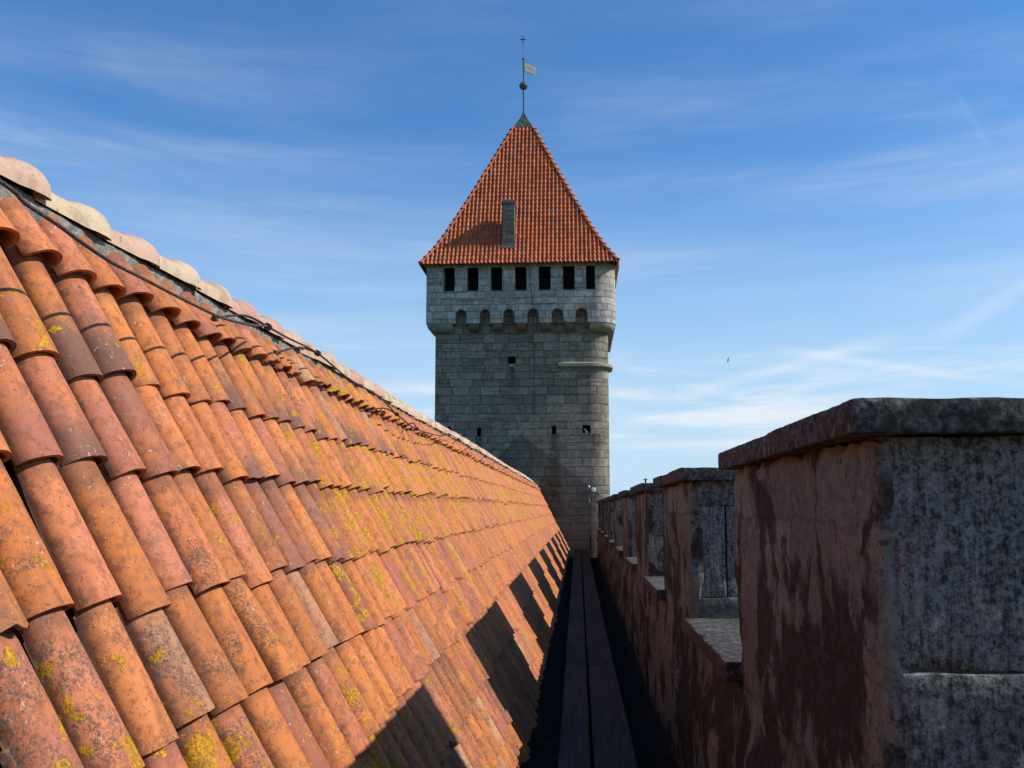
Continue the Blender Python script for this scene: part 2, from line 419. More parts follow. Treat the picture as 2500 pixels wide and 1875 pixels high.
def mat_ashlar(name, h, wd, c_lo, c_hi, rough_amt=1., old_gable=False):
    """coursed limestone from UV metres: random block widths per course, tinted blocks, recessed joints"""
    mt, n, bs = material(name)
    uv = n.coord('UV'); co = n.coord('Object')
    wob = n.vm('SCALE', n.vm('SUBTRACT', n.noise(co, 3., 4., .6, out='Color'), (.5, .5, .5)), .05 * rough_amt)
    q = n.sep(n.vm('ADD', uv, wob))
    vq = n.m('ADD', n.m('ADD', n.m('DIVIDE', q[1], h), 100.), n.m('MULTIPLY', n.m('SINE', n.m('MULTIPLY', q[1], 2.3)), .22))
    row = n.m('FLOOR', vq)
    r1 = n.white(n.comb(row, 3.3, 0.)); r2 = n.white(n.comb(row, 8.1, 2.))
    uq = n.m('ADD', n.m('DIVIDE', q[0], n.m('MULTIPLY', wd, n.m('ADD', .62, n.m('MULTIPLY', r1, .85)))), n.m('MULTIPLY', r2, 17.))
    # uneven block widths: shear the running coordinate
    uq = n.m('ADD', uq, n.m('MULTIPLY', n.m('SINE', n.m('ADD', n.m('MULTIPLY', uq, 2.1), n.m('MULTIPLY', row, 1.7))), .25))
    cell = n.m('FLOOR', uq)
    fu = n.m('FRACT', uq); fv = n.m('FRACT', vq)
    eu = n.m('MULTIPLY', n.m('MINIMUM', fu, n.m('SUBTRACT', 1., fu)), wd)
    ev = n.m('MULTIPLY', n.m('MINIMUM', fv, n.m('SUBTRACT', 1., fv)), h)
    jn = n.noise(co, 24., 3., .6)
    e = n.m('SUBTRACT', n.m('MINIMUM', eu, ev), n.m('MULTIPLY', n.m('SUBTRACT', jn, .5), .02))
    joint = n.step(e, .006, .017, 1., 0.)
    rb = n.white(n.comb(cell, row, 5.)); rb2 = n.white(n.comb(cell, row, 9.))
    base = n.mix(rb, tuple(x * .88 for x in c_lo), tuple(x * 1.08 for x in c_hi))
    base = n.mix(n.step(rb2, .55, 1., 0., .35), base, tuple(a * b for a, b in zip(c_lo, (1.0, .86, .70))))
    mid = n.noise(co, 7., 7., .7, .3); fine = n.noise(co, 34., 6., .75)
    base = n.mix(n.step(mid, .42, .68, 0., .6), base, tuple(x * .42 for x in c_lo))
    base = n.mix(n.step(n.noise(co, 22., 5., .85), .575, .63, 0., .85 * rough_amt), base, tuple(min(.6, x * 1.9) for x in c_hi))
    base = n.mix(n.step(fine, .34, .44, .7, 0.), base, tuple(x * .35 for x in c_lo))
    strata = n.noise(n.mapping(co, scale=(.8, .8, 6)), 1., 5., .6, .3)
    base = n.mix(n.step(strata, .52, .66, 0., .6), base, tuple(x * .36 for x in c_lo))
    base = n.mix(n.m('MULTIPLY', joint, .42), base, tuple(x * .28 for x in c_lo))
    if old_gable:
        # below the line of a vanished gable the wall is smoother and browner; rust-brown runs under the openings
        c3 = n.sep(co)
        dxr = n.m('SUBTRACT', c3[0], -2.23)
        gz = n.m('SUBTRACT', 2.94, n.m('ADD', n.m('MULTIPLY', n.m('MAXIMUM', dxr, 0.), .765), n.m('MULTIPLY', n.m('MAXIMUM', n.m('MULTIPLY', dxr, -1.), 0.), 1.15)))
        dgl = n.m('ADD', n.m('SUBTRACT', gz, c3[2]), n.m('MULTIPLY', n.m('SUBTRACT', mid, .5), .25))
        inside = n.step(dgl, -.03, .10)
        pl = n.ramp(n.noise(co, 3., 6., .65), [(.3, (.060, .052, .045)), (.5, (.105, .095, .085)), (.72, (.165, .15, .135))])
        base = n.mix(n.m('MULTIPLY', inside, .72), base, pl)
        line = n.step(n.m('ABSOLUTE', n.m('SUBTRACT', dgl, .02)), .0, .05, .75, 0.)
        line = n.m('MULTIPLY', line, n.step(c3[0], -2.4, -2.1))
        base = n.mix(line, base, (.26, .235, .20))
        for cx0, top, ln, wdt in ((-.90, 2.9, 4.2, .30), (.72, 2.85, 1.6, .25), (-2.53, 5.55, 1.5, .18), (-3.83, 2.8, 2.6, .2), (-1.1, 1.2, 2.4, .8)):
            dxx = n.m('ABSOLUTE', n.m('ADD', n.m('SUBTRACT', c3[0], cx0), n.m('MULTIPLY', n.m('SUBTRACT', mid, .5), .35)))
            mk = n.m('MULTIPLY', n.step(dxx, wdt * .25, wdt, 1., 0.), n.m('MULTIPLY', n.step(c3[2], top - ln, top - .3 * ln), n.step(c3[2], top, top + .04, 1., 0.)))
            mk = n.m('MULTIPLY', mk, n.step(n.noise(co, 5., 5., .7), .36, .6, .25, .85))
            base = n.mix(mk, base, (.075, .052, .03))
    h_ = n.m('ADD', n.m('MULTIPLY', joint, -1.6), n.m('ADD', n.m('MULTIPLY', rb2, .8), n.m('ADD', mid, n.m('MULTIPLY', fine, .9 * rough_amt))))
    finish(n, bs, base, .93, n.bump(h_, .9, .03 * rough_amt + .004), .12)
    return mt


def mat_plain(name, col, rough=.7, metal=0., spec=.3, var=.35, scale=20., bump=.2, dist=.003):
    mt, n, bs = material(name)
    co = n.coord('Object')
    a = n.noise(co, scale, 5., .65, .2)
    c = n.mix(n.step(a, .3, .7), tuple(x * (1 - var) for x in col), tuple(min(1, x * (1 + var)) for x in col))
    finish(n, bs, c, rough, n.bump(a, bump, dist), spec, metal)
    return mt


def mat_wood():
    mt, n, bs = material('grey_planks')
    oi = n.n.new('ShaderNodeObjectInfo')
    co = n.vm('ADD', n.coord('Object'), n.comb(n.m('MULTIPLY', oi.outputs['Random'], 30.), 0., 0.))
    g = n.noise(n.mapping(co, scale=(60, 2.2, 60)), 1., 6., .65, .8)
    k = n.noise(n.mapping(co, scale=(9, 3, 9)), 1., 4., .6)
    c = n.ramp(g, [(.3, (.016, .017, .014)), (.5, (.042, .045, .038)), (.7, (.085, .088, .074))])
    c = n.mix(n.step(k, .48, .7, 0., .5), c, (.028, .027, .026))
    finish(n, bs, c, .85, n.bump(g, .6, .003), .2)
    return mt


def mat_roof_small():
    mt, n, bs = material('tower_clay_tile')
    co = n.coord('Object'); at = n.attr('tc'); rr = n.sep(at.outputs['Color'])
    base = n.ramp(rr[0], [(0., (.34, .085, .035)), (.3, (.50, .115, .036)), (.65, (.58, .15, .045)), (.86, (.50, .13, .055)),
                          (.93, (.22, .13, .095)), (1., (.42, .28, .20))])
    a = n.noise(co, 9., 6., .7)
    base = n.mix(n.step(a, .50, .72, 0., .5), base, (.24, .07, .035))
    base = n.mix(n.step(n.noise(co, 2.2, 4., .6), .55, .75, 0., .35), base, (.28, .12, .07))
    finish(n, bs, base, .72, n.bump(n.noise(co, 45., 4., .6), .3, .006), .3)
    return mt


M_TILE = mat_tile('barrel_clay_tile')
M_RIDGE = mat_ridge()
M_MORTAR = mat_mortar()
M_PAR = mat_parapet()
M_BODY = mat_ashlar('rough_tower_limestone', .31, .50, (.225, .200, .152), (.335, .300, .232), 1., True)
M_BLOCK = mat_ashlar('dressed_tower_limestone', .292, .40, (.38, .36, .30), (.52, .49, .42), .45)
M_WALL = mat_ashlar('building_limestone', .30, .5, (.20, .19, .17), (.28, .27, .24), .8)
M_TROOF = mat_roof_small()
M_IRON = mat_plain('dark_iron', (.045, .042, .04), .55, .5, .4, .4, 40.)
M_CABLE = mat_plain('dull_steel_cable', (.075, .068, .065), .6, .3, .35, .5, 90., .6, .002)
M_COPPER = mat_plain('aged_copper', (.07, .11, .085), .6, .2, .3, .55, 6., .3, .01)
M_VANE = mat_plain('vane_sheet', (.045, .06, .07), .5, .3, .3, .25, 20.)
M_DARK = mat_plain('dark_void_fill', (.026, .030, .038), .9, 0, .05, .3, 8.)  # dark fill colour standing in for shade inside openings
M_LEDGE = mat_mortar('mossy_ledge', (.36, .35, .28))
M_CORBEL = mat_mortar('brown_corbel_stone', (.20, .165, .12))  # darker and browner than the ledge stone
M_WOOD = mat_wood()
M_SOFFIT = mat_plain('eave_soffit', (.26, .23, .17), .85, 0, .15, .3, 5.)
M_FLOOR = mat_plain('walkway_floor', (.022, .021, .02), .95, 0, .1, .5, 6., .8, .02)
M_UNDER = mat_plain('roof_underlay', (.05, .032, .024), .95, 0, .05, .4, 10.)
M_GROUND = mat_plain('meadow', (.07, .10, .035), .95, 0, .1, .4, .05)
M_CHROME = mat_plain('lamp_steel', (.42, .42, .40), .35, .7, .5, .15, 20.)
M_BIRD = mat_plain('dark_feathers', (.02, .02, .024), .8, 0, .2, .2, 20.)
M_PIGEON = mat_plain('pale_feathers', (.55, .55, .56), .8, 0, .2, .3, 30.)
mt_, n_, bs_ = material('lamp_glass')
finish(n_, bs_, (.55, .55, .58), .12, None, .8)
M_GLASS = mt_

# ------------------------------------------------------------------ ground
D = 37.6
g = MB(); g.quad([(-6000, -6000, -22), (6000, -6000, -22), (6000, 6000, -22), (-6000, 6000, -22)])
tag(g.build('ground', M_GROUND), kind='structure')

# ------------------------------------------------------------------ the long tiled wing
SL = R(63.35)
cP, sP = math.cos(SL), math.sin(SL)
PX0, PZ0 = -1.55, 0.2 * (-1.043) + 1.9925 * (1.55 - 0.2 * 5.063)     # top of the slope plane
Dn = Vector((cP, 0, -sP)); Nn = Vector((sP, 0, cP))
Y0, Y1 = -3.0, D - .04
ends = [-1.46, -1.303, -1.17, -1.0125, -.871, -.729, -.587, -.446, -.352]
sl = [(x - PX0) / cP for x in ends]
wing = empty('castle_wing', (-1.6, 17, -22))
tag(wing, 'long castle wing roofed with weathered orange barrel tiles spotted with yellow lichen', 'building')

def nz(*p): return noise.noise(Vector(p))

def cover_tiles(mb, mirror=False, plugs=None):
    ncol = int((Y1 - Y0) / .2)
    for c in range(ncol):
        yc = Y0 + .1 + c * .2 + random.uniform(-.006, .006)
        far = yc > 9
        seg = 7 if mirror else (9 if yc > 16 else (12 if far else 18))
        rows_n = 2 if mirror or yc > 16 else (4 if far else 7)
        drift = random.uniform(-.003, .003); yc += nz(c * .8, 5.5, 2.) * .02; narrow = random.choice((0, 0, .002, .005))
        for k, se in enumerate(sl):
            top = k == 0
            ln = .43 if k else .30
            s1 = se + random.choice((-.012, -.006, 0, .004, .008, .016)) * random.uniform(.6, 1.3) + nz(c * .35, k * 3.1, 1.) * .022
            if k == len(sl) - 1: s1 += random.uniform(-.02, .03)
            s0 = s1 - ln
            if top: s0 = max(s0, -.012 + random.uniform(0, .03))
            y = yc + random.uniform(-.007, .007) + drift * k
            yaw = random.uniform(-.022, .022)
            r1 = .0812 + random.uniform(-.004, .004) - narrow - (.006 if yc < 2.6 else 0); r0 = r1 - .0165 + random.uniform(-.003, .003)
            lift1 = -.042 + random.uniform(-.004, .007); lift0 = -.060
            if top: lift1 += .017 + random.uniform(0, .010); lift0 += .010
            if not mirror and k == 4 and 2.88 < y < 3.08: lift1 += .034; yaw += .04
            if random.random() < .03: s1 += .03; lift1 += .006
            hue = random.random() ** 1.35 * .98 if random.random() < .985 else 1.
            if k <= 1 and random.random() < .25: hue = .93 * random.random()
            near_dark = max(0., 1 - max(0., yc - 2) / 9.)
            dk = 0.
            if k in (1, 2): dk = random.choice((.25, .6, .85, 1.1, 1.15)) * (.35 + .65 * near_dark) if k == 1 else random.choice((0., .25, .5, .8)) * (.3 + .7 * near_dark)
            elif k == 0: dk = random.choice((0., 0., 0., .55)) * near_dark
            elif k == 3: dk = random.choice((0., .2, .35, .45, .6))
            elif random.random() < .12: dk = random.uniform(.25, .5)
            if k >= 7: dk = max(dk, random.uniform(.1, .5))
            lich = .45 + .5 * nz(yc * .22, k * .8, 4.) + random.uniform(-.16, .22) + (.30 if k in (1, 2, 3, 4) and 4.0 < yc < 24 else 0)
            if yc < 5 and k < 3: lich -= .22
            if random.random() < .2: lich += .15
            lich = min(lich, .98)
            gl = .5 + .6 * nz(yc * .3, k * .7, 9.) + random.uniform(-.3, .3) + (.22 if k >= 5 else 0) - (.2 if k < 2 else 0)
            ragged = random.random() < (.35 if top else .07)
            amp = .020 if top else random.uniform(.008, .022)
            sd_ = random.uniform(0, 99)
            def row(t, rad, inner=False, lip=0.):
                pts, cs = [], []
                s = s0 + (s1 - s0) * t; lift = lift0 + (lift1 - lift0) * t
                for j in range(seg + 1):
                    a = math.pi * j / seg
                    ss = s
                    if t == 1.:
                        ss += nz(j * .18, sd_, 2.) * .004
                        if ragged: ss += (nz(j * .55 * 18 / seg, sd_, 0.) - .15) * amp * 1.15
                    rr_ = rad + nz(t * 1.3, j * .25 * 18 / seg, sd_) * .0022
                    yy = y + yaw * (s - s0 - ln / 2) + rr_ * math.cos(a)
                    nn_ = lift + rr_ * math.sin(a) * .84
                    p = Vector((PX0, 0, PZ0)) + Dn * ss + Nn * nn_; p.y = yy
                    if mirror: p.x = -3.26 - p.x
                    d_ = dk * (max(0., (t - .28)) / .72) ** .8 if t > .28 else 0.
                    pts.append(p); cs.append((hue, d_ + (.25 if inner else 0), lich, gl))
                return pts, cs, [(j / seg, t) for j in range(seg + 1)]
            rad = lambda t: r0 + (r1 - r0) * t
            R_ = [row(i / (rows_n), rad(i / rows_n)) for i in range(rows_n + 1)]
            mb.grid([r[0] for r in R_], [r[2] for r in R_], [r[1] for r in R_])
            if not mirror:
                th = .0135
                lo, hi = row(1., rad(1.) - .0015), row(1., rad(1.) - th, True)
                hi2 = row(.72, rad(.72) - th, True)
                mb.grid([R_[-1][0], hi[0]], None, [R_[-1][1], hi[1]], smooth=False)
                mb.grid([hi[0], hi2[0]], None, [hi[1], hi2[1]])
                if top and plugs is not None and random.random() < .38:
                    cpt = row(.93, rad(1.) - th)[0]
                    n2 = len(cpt)
                    base_ = (cpt[0] + cpt[-1]) / 2
                    rws = []
                    for f in (1., .66, .33, 0.):
                        rws.append([base_ + (p - base_) * f + Dn * (nz(q * .9, f * 5, sd_) * .012 + (1 - f) * .012) for q, p in enumerate(cpt)])
                    pm = MB(); pm.grid(rws); plugs.append(pm)
mb = MB(); plugs = []
cover_tiles(mb, False, plugs)
parts = []
cov = mb.build('roof', M_TILE, wing); parts.append(cov)
tag(cov, 'rows of weathered orange barrel tiles with yellow and grey lichen')

# pan tiles between the covers and the dark bed below
mb = MB()
ncol = int((Y1 - Y0) / .2)
for c in range(ncol):
    y = Y0 + c * .2
    for k, se in enumerate(sl):
        hue = random.random()
        rows = []
        for s, l in ((se - .40, -.108), (se - .02, -.088)):
            rw = []
            for j in range(5):
                a = math.pi * (1 + j / 4)
                p = Vector((PX0, 0, PZ0)) + Dn * s + Nn * (l + .062 * math.sin(a) * .6 - 0.01); p.y = y + .078 * math.cos(a)
                rw.append(p)
            rows.append(rw)
        mb.grid(rows, None, [[(hue, .95, .2, .6)] * 5] * 2)  # pans coloured dark to paint the shade in the gaps
pan = mb.build('pan_tile_row', M_TILE, cov); tag(pan, 'pan tiles in the gaps between the cover tiles, coloured dark as shade'); pan['kind'] = 'stuff'; parts.append(pan)
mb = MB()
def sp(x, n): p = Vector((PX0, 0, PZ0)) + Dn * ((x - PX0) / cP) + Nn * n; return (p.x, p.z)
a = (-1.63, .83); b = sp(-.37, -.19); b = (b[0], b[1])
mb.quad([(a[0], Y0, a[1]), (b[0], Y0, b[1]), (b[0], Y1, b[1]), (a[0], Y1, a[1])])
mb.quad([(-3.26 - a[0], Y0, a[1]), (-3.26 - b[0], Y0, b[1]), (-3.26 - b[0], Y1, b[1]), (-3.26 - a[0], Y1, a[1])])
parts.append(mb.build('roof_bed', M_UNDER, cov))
mb = MB(); cover_tiles(mb, True)
parts.append(mb.build('rear_slope', M_TILE, wing))

# ridge bedding mortar, uneven strip between the ridge tiles and the top course
mb = MB()
rows, rows2 = [], []
y = Y0
while y < Y1:
    rw = []
    base_n = [(-1.475, -.100), (-1.505, -.070), (-1.533, -.034), (-1.548, .022), (-1.565, .028), (-1.585, .02), (-1.63, 0.)]
    for i, (x, nn_) in enumerate(base_n):
        j = nz(y * 9, i * .9, 3.) * .022 + nz(y * 23, i * 2., 5.) * .016
        q = sp(x, nn_ + j)
        zz = q[1] if i < 3 else (.858, .878, .902, .915)[i - 3] + j * .4
        rw.append((q[0] if i < 3 else (-1.543, -1.550, -1.577, -1.63)[i - 3] + j * .3, y, zz))
    rows.append(rw); rows2.append([(-3.26 - p[0], p[1], p[2]) for p in rw][::-1])
    y += .014 if 1.5 < y < 9 else .08
mb.grid(rows); mb.grid(rows2)
mor = mb.build('ridge_mortar', M_MORTAR, wing); tag(mor, 'rough grey mortar bedding along the ridge'); parts.append(mor)
for pm in plugs: parts.append(pm.build('mortar_plug', M_MORTAR, mor))

# ridge tiles: a tapering half round with a swollen collar at its far end
def ridge_mesh(seg, prof):
    mb = MB(); rows = []
    for (yy, r, flat) in prof:
        rw = []
        for j in range(seg + 1):
            a = math.pi * (-.02 + 1.04 * j / seg)
            rw.append((r * math.cos(a), yy, r * math.sin(a) * flat))
        rw = [(r * 1.02, yy, -.022), (r * 1.01, yy, -.010)] + rw[1:-1] + [(-r * 1.01, yy, -.010), (-r * 1.02, yy, -.022)]
        rows.append(rw)
    mb.grid(rows)
    inner = [[(x * .86, yy, z * .86) for x, yy, z in r_] for r_ in (rows[-1], rows[-3])]
    mb.grid([rows[-1], inner[0]]); mb.grid(inner)
    inner = [[(x * .86, yy, z * .86) for x, yy, z in r_] for r_ in (rows[0], rows[2])]
    mb.grid([rows[0], inner[0]])
    return mb
prof = [(-.235, .092, .62), (-.19, .094, .63), (-.10, .096, .64), (-.01, .099, .65), (.030, .100, .66), (.055, .1045, .70), (.080, .111, .75), (.105, .112, .78),
        (.135, .114, .80), (.160, .113, .79), (.178, .109, .75), (.186, .104, .69)]
rt = None; i = 0
y = -.55
while y < Y1 - .2:
    if rt is None:
        rt = ridge_mesh(20, prof).build('ridge_tile', M_RIDGE, wing); o = rt
    else:
        o = rt.copy(); COL.objects.link(o); o.parent = wing
    o.location = (-1.63 + random.uniform(-.006, .006), y, .890 + random.uniform(-.005, .005) + .01 * math.sin(y * .5) - (max(0, y - 33) * .018))
    o.rotation_euler = (random.uniform(-.012, .012), random.uniform(-.03, .03), random.uniform(-.015, .015))
    sc = random.uniform(.97, 1.03); o.scale = (sc, 1, sc)
    parts.append(o)
    y += .376
# ridge tile locations are world metres too
# walls of the wing
mb = MB()
mb.box(-2.75, -.47, Y0, Y1, -22, -1.40)
mb.quad([(-2.75, Y0, -1.4), (-.47, Y0, -1.4), (-1.6, Y0, .8)], [(-2.75, -1.4), (-.47, -1.4), (-1.6, .8)])
parts.append(mb.build('wall', M_WALL, wing))
mb = MB()
mb.box(-.455, -.385, Y0, Y1, -1.56, -1.46)
parts.append(mb.build('eave_board', M_WOOD, wing))
rebase(parts, wing)

# ------------------------------------------------------------------ walkway floor and planks
mb = MB(); rows = []
y = -4.
while y <= D + .2:
    rows.append([(x, y, -1.86 + nz(x * 4, y * 2, 1.) * .02) for x in (-.47, -.3, -.1, .1, .3, .5, .718)]); y += .2
mb.grid(rows)
tag(mb.build('walkway', M_FLOOR), kind='structure')

def plank(name, xa0, xa1, xb0, xb1, ya, yb, za, zb, seed):
    """x ranges at both ends, thickness 4.5 cm"""
    mb = MB(); n = 14; th = .045; rows = []
    for i in range(n + 1):
        t = i / n; y_ = ya + (yb - ya) * t
        l = xa0 + (xb0 - xa0) * t + nz(y_ * 1.1, seed, 0) * .006 + nz(y_ * 6, seed, 2) * .0025
        r_ = xa1 + (xb1 - xa1) * t + nz(y_ * 1.1, seed, 7) * .006 + nz(y_ * 6, seed, 4) * .0025
        z = za + (zb - za) * t + nz(y_ * .6, seed, 5) * .006
        c = .004
        rows.append([(l, y_, z - th), (l, y_, z - c), (l + c, y_, z), ((l + r_) / 2, y_, z - .002), (r_ - c, y_, z), (r_, y_, z - c), (r_, y_, z - th), (l, y_, z - th)])
    y0_ = Vector(((xa0 + xa1) / 2, (ya + yb) / 2, za - th))
    rows = [[Vector(p) - y0_ for p in r] for r in rows]
    mb.grid(rows, smooth=False); mb.quad(rows[0][:-1]); mb.quad(rows[-1][:-1][::-1])
    o = mb.build(name, M_WOOD); o.location = y0_; return o

ordn = ['first', 'second', 'third', 'fourth', 'fifth', 'sixth', 'seventh', 'eighth', 'ninth', 'tenth']
joints = [1.2, 5.7, 10.3, 14.8, 19.4, 24.0, 28.6, 33.1, D - .1]
for side in (0, 1):
    for i in range(8):
        ya, yb = joints[i] + (.0 if side == 0 else .06), joints[i + 1] - .008 + (.0 if side == 0 else .06 if i < 7 else 0)
        def xs(y_, j):
            t = (y_ - 6.3) / 31.3
            L_, Cc, R__ = -.142 - .03 * t, .0755 + .03 * t, .357 - .01 * t
            return (L_, Cc - .011)[j] if side == 0 else (Cc + .011, R__)[j]
        zf = lambda y_: -1.60 + .05 * max(0, y_ - 6.3) / 31.3
        jx = random.uniform(-.004, .004)
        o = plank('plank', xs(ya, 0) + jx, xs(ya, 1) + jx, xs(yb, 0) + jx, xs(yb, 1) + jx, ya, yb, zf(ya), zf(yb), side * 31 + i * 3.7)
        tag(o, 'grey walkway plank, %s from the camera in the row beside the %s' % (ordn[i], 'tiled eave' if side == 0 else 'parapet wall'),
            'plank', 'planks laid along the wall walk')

# bearers under the planks
for i, y_ in enumerate([2.4, 5.6, 10.25, 14.75, 19.4, 24., 28.6, 33.1]):
    pass

# ------------------------------------------------------------------ parapet
par = empty('parapet_wall', (1.0, 17, -22))
tag(par, 'crenellated stone parapet with capped merlons running along the wall walk to the tower', 'wall')
parts = []
XI, XO = .715, 1.36
ZS = -.685                       # top of the sills
mb = MB(); rows = []; rows_o = []; rcol = []
y = -4.
zl = [-22., -3.] + [-1.95 + i * .06 for i in range(20)] + [-.78]
while y < D - .02:
    rw = []
    for z in zl:
        a_ = 0.
        if z > -2:
            t_ = min(1, max(0, (-.80 - z) / .25))
            a_ = (nz(y * 1.5, z * 1.8, 2.) * .03 + (abs(nz(y * 3.2, z * 3.2, 8.)) - .2) * .045 + nz(y * 9, z * 9, 5.) * .006) * (.25 + .75 * t_)
        rw.append((XI + a_ * -1 + (-.006 if z < -1.1 else .014 if z > -.88 else -.006 + .02 * (z + 1.1) / .22), y, z))
    rows.append(rw); rcol.append([(.35, 0, 0, 0)] * len(zl)); rows_o.append([(XO, y, -.78), (XO, y, -22.)])
    y += .055 if y < 9 and y > 1 else .14
mb.grid(rows, None, rcol); mb.grid(rows_o)
mb.quad([(XI, -4, -.78), (XO, -4, -.78), (XO, D - .05, -.78), (XI, D - .05, -.78)])
parts.append(mb.build('wall', M_PAR, par))
mer_y = [(-1.46 + 3.87 * k, .69 + 3.87 * k) for k in range(10)]
splits = {1: [-.385], 2: [-.56, .02], 3: [-.28], 4: [-.2], 5: [-.3, .0], 6: [-.25], 7: [-.35], 8: [-.2], 9: [-.3], 0: [-.4]}
ZC0, ZC1 = .175, .258
for k, (ya, yb) in enumerate(mer_y):
    if yb > D: ya, yb = ya, D - .06
    if k > 0:
        ya += random.uniform(-.03, .03) if k > 1 else 0
        yb += random.uniform(-.03, .03) if k > 1 else 0
    near = k in (1, 2)
    cz = [-.80] + splits[k] + [ZC0 + .002]
    mb = MB()
    coat = .075
    rock_box(mb, XI, XI + coat, ya - .001, yb + .001, -1.06, ZC0, res=.025 if near else .1, amp=.020, bev=.030, fr=2.6, seed=k * 4.7, col=((.35, 0, 0, 0) if near else ((.2, .5, .35)[k % 3], 0, 0, 0)))
    for q in range(len(cz) - 1):
        ins = (-.003, .004, -.001)[q % 3]
        cc = ((.0, .9, .55)[(k + q) % 3] if k not in (1, 2) else (.75, .95)[q % 2], .0, 0, 0)
        if k == 2 and q == 0: cc = (0., .55, 0, 0)  # low course painted dark to stand in for the shaded recess
        xsp = [XI + .040, .93, XO] if (k, q) in ((2, 1), (4, 1)) else [XI + .040, XO]
        for xa_, xb_ in zip(xsp[:-1], xsp[1:]):
            rock_box(mb, xa_ + (.004 if xa_ > .8 else 0), xb_, ya + ins, yb - ins, cz[q] + .002, cz[q + 1] - .002, res=.035 if near else .1, amp=.010, bev=.009, fr=3., seed=k * 7.3 + q * 2.1 + xa_, col=cc)
    mb.box(XI + .03, XO - .03, ya + .03, yb - .03, -.8, ZC0, (0, 0, 0, 0))
    mo = mb.build('merlon', M_PAR, par); parts.append(mo)
    # cap of two or three slabs
    mb = MB()
    cuts = [0., random.uniform(.30, .42), random.uniform(.62, .72), 1.] if k != 1 else [0, .46, 1.]
    for q in range(len(cuts) - 1):
        a0 = ya - .07 + (yb - ya + .14) * cuts[q]; a1 = ya - .07 + (yb - ya + .14) * cuts[q + 1]
        dz = random.uniform(-.006, .006); dxx = random.uniform(-.006, .006)
        rock_box(mb, XI - .063 + dxx, XO + .06, a0 + .002, a1 - .002, ZC0 + .002, ZC1 + dz, res=.022 if near else .09, amp=.004, bev=.007, fr=9., seed=k * 3.3 + q, col=(0, 1, 0, 0))
    co_ = mb.build('cap_slab', M_PAR, mo); parts.append(co_)
    # sill of the gap beyond this merlon
    if k < 9:
        na = mer_y[k + 1][0]
        mb = MB()
        mid = yb + (na - yb) * random.uniform(.55, .75)
        for a0, a1 in ((yb - .02, mid), (mid, na + .02)):
            rock_box(mb, XI - .06, XO + .06, a0 + .002, a1 - .002, ZS - .088, ZS + random.uniform(-.003, .003), res=.04 if near or k == 0 else .1, amp=.004, bev=.010, fr=6., seed=k * 5.1 + a0, col=(0, .85, 0, 0))
        parts.append(mb.build('sill_slab', M_PAR, par))
rebase(parts, par)
mb = MB(); mb.tube([(0, 0, 0), (0, 0, .17)], .012, 8); mb.tube([(0, 0, 0), (0, 0, .02)], .04, 10); mb.tube([(-.035, 0, .15), (.035, 0, .15)], .006, 6)
o = mb.build('metal_rod', M_IRON); o.location = (.96, 14.0, ZC1 - .004)
tag(o, 'tiny upright metal rod on the cap slab of the third visible merlon', 'rod')

# ------------------------------------------------------------------ tower
tower = empty('castle_tower', (-2.15, D + 3.4, -22))
tag(tower, 'square grey limestone castle tower with machicolations and a steep red tiled pyramid roof', 'tower')
parts = []
XL, XR, YB = -5.57, 1.24, D + 6.8
RB = .72
ZB0, ZB1, ZE = 6.87, 7.18, 9.50      # corbel foot, block foot, eaves

def rect_holes(mb, x0, x1, z0, z1, y, holes, depth=.45, dark=None, u0=0.):
    xs_ = sorted({x0, x1, *[h[0] for h in holes], *[h[1] for h in holes]})
    zs = sorted({z0, z1, *[h[2] for h in holes], *[h[3] for h in holes]})
    for i in range(len(xs_) - 1):
        for j in range(len(zs) - 1):
            cx_, cz_ = (xs_[i] + xs_[i + 1]) / 2, (zs[j] + zs[j + 1]) / 2
            if any(h[0] < cx_ < h[1] and h[2] < cz_ < h[3] for h in holes): continue
            p = [(xs_[i], y, zs[j]), (xs_[i + 1], y, zs[j]), (xs_[i + 1], y, zs[j + 1]), (xs_[i], y, zs[j + 1])]
            mb.quad(p, [(q[0] + u0, q[2]) for q in p])
    for a0, a1, b0, b1 in holes:
        for p in ([(a0, y, b0), (a0, y, b1), (a0, y + depth, b1), (a0, y + depth, b0)], [(a1, y, b0), (a1, y, b1), (a1, y + depth, b1), (a1, y + depth, b0)],
                  [(a0, y, b0), (a1, y, b0), (a1, y + depth, b0), (a0, y + depth, b0)], [(a0, y, b1), (a1, y, b1), (a1, y + depth, b1), (a0, y + depth, b1)]):
            mb.quad(p, [(q[0] + q[1], q[2]) for q in p])
        if dark is not None:
            dark.quad([(a0, y + depth - .01, b0), (a1, y + depth - .01, b0), (a1, y + depth - .01, b1), (a0, y + depth - .01, b1)])

def arc(cx_, cy_, r, a0, a1, n):
    return [(cx_ + r * math.cos(a0 + (a1 - a0) * i / n), cy_ + r * math.sin(a0 + (a1 - a0) * i / n)) for i in range(n + 1)]

def strip(mb, path, zs, u=0., smooth=True):
    us = [u]
    for i in range(1, len(path)): us.append(us[-1] + math.hypot(path[i][0] - path[i - 1][0], path[i][1] - path[i - 1][1]))
    rows = [[(p[0], p[1], z) for p in path] for z in zs]
    mb.grid(rows, [[(a_, z) for a_ in us] for z in zs], smooth=smooth)

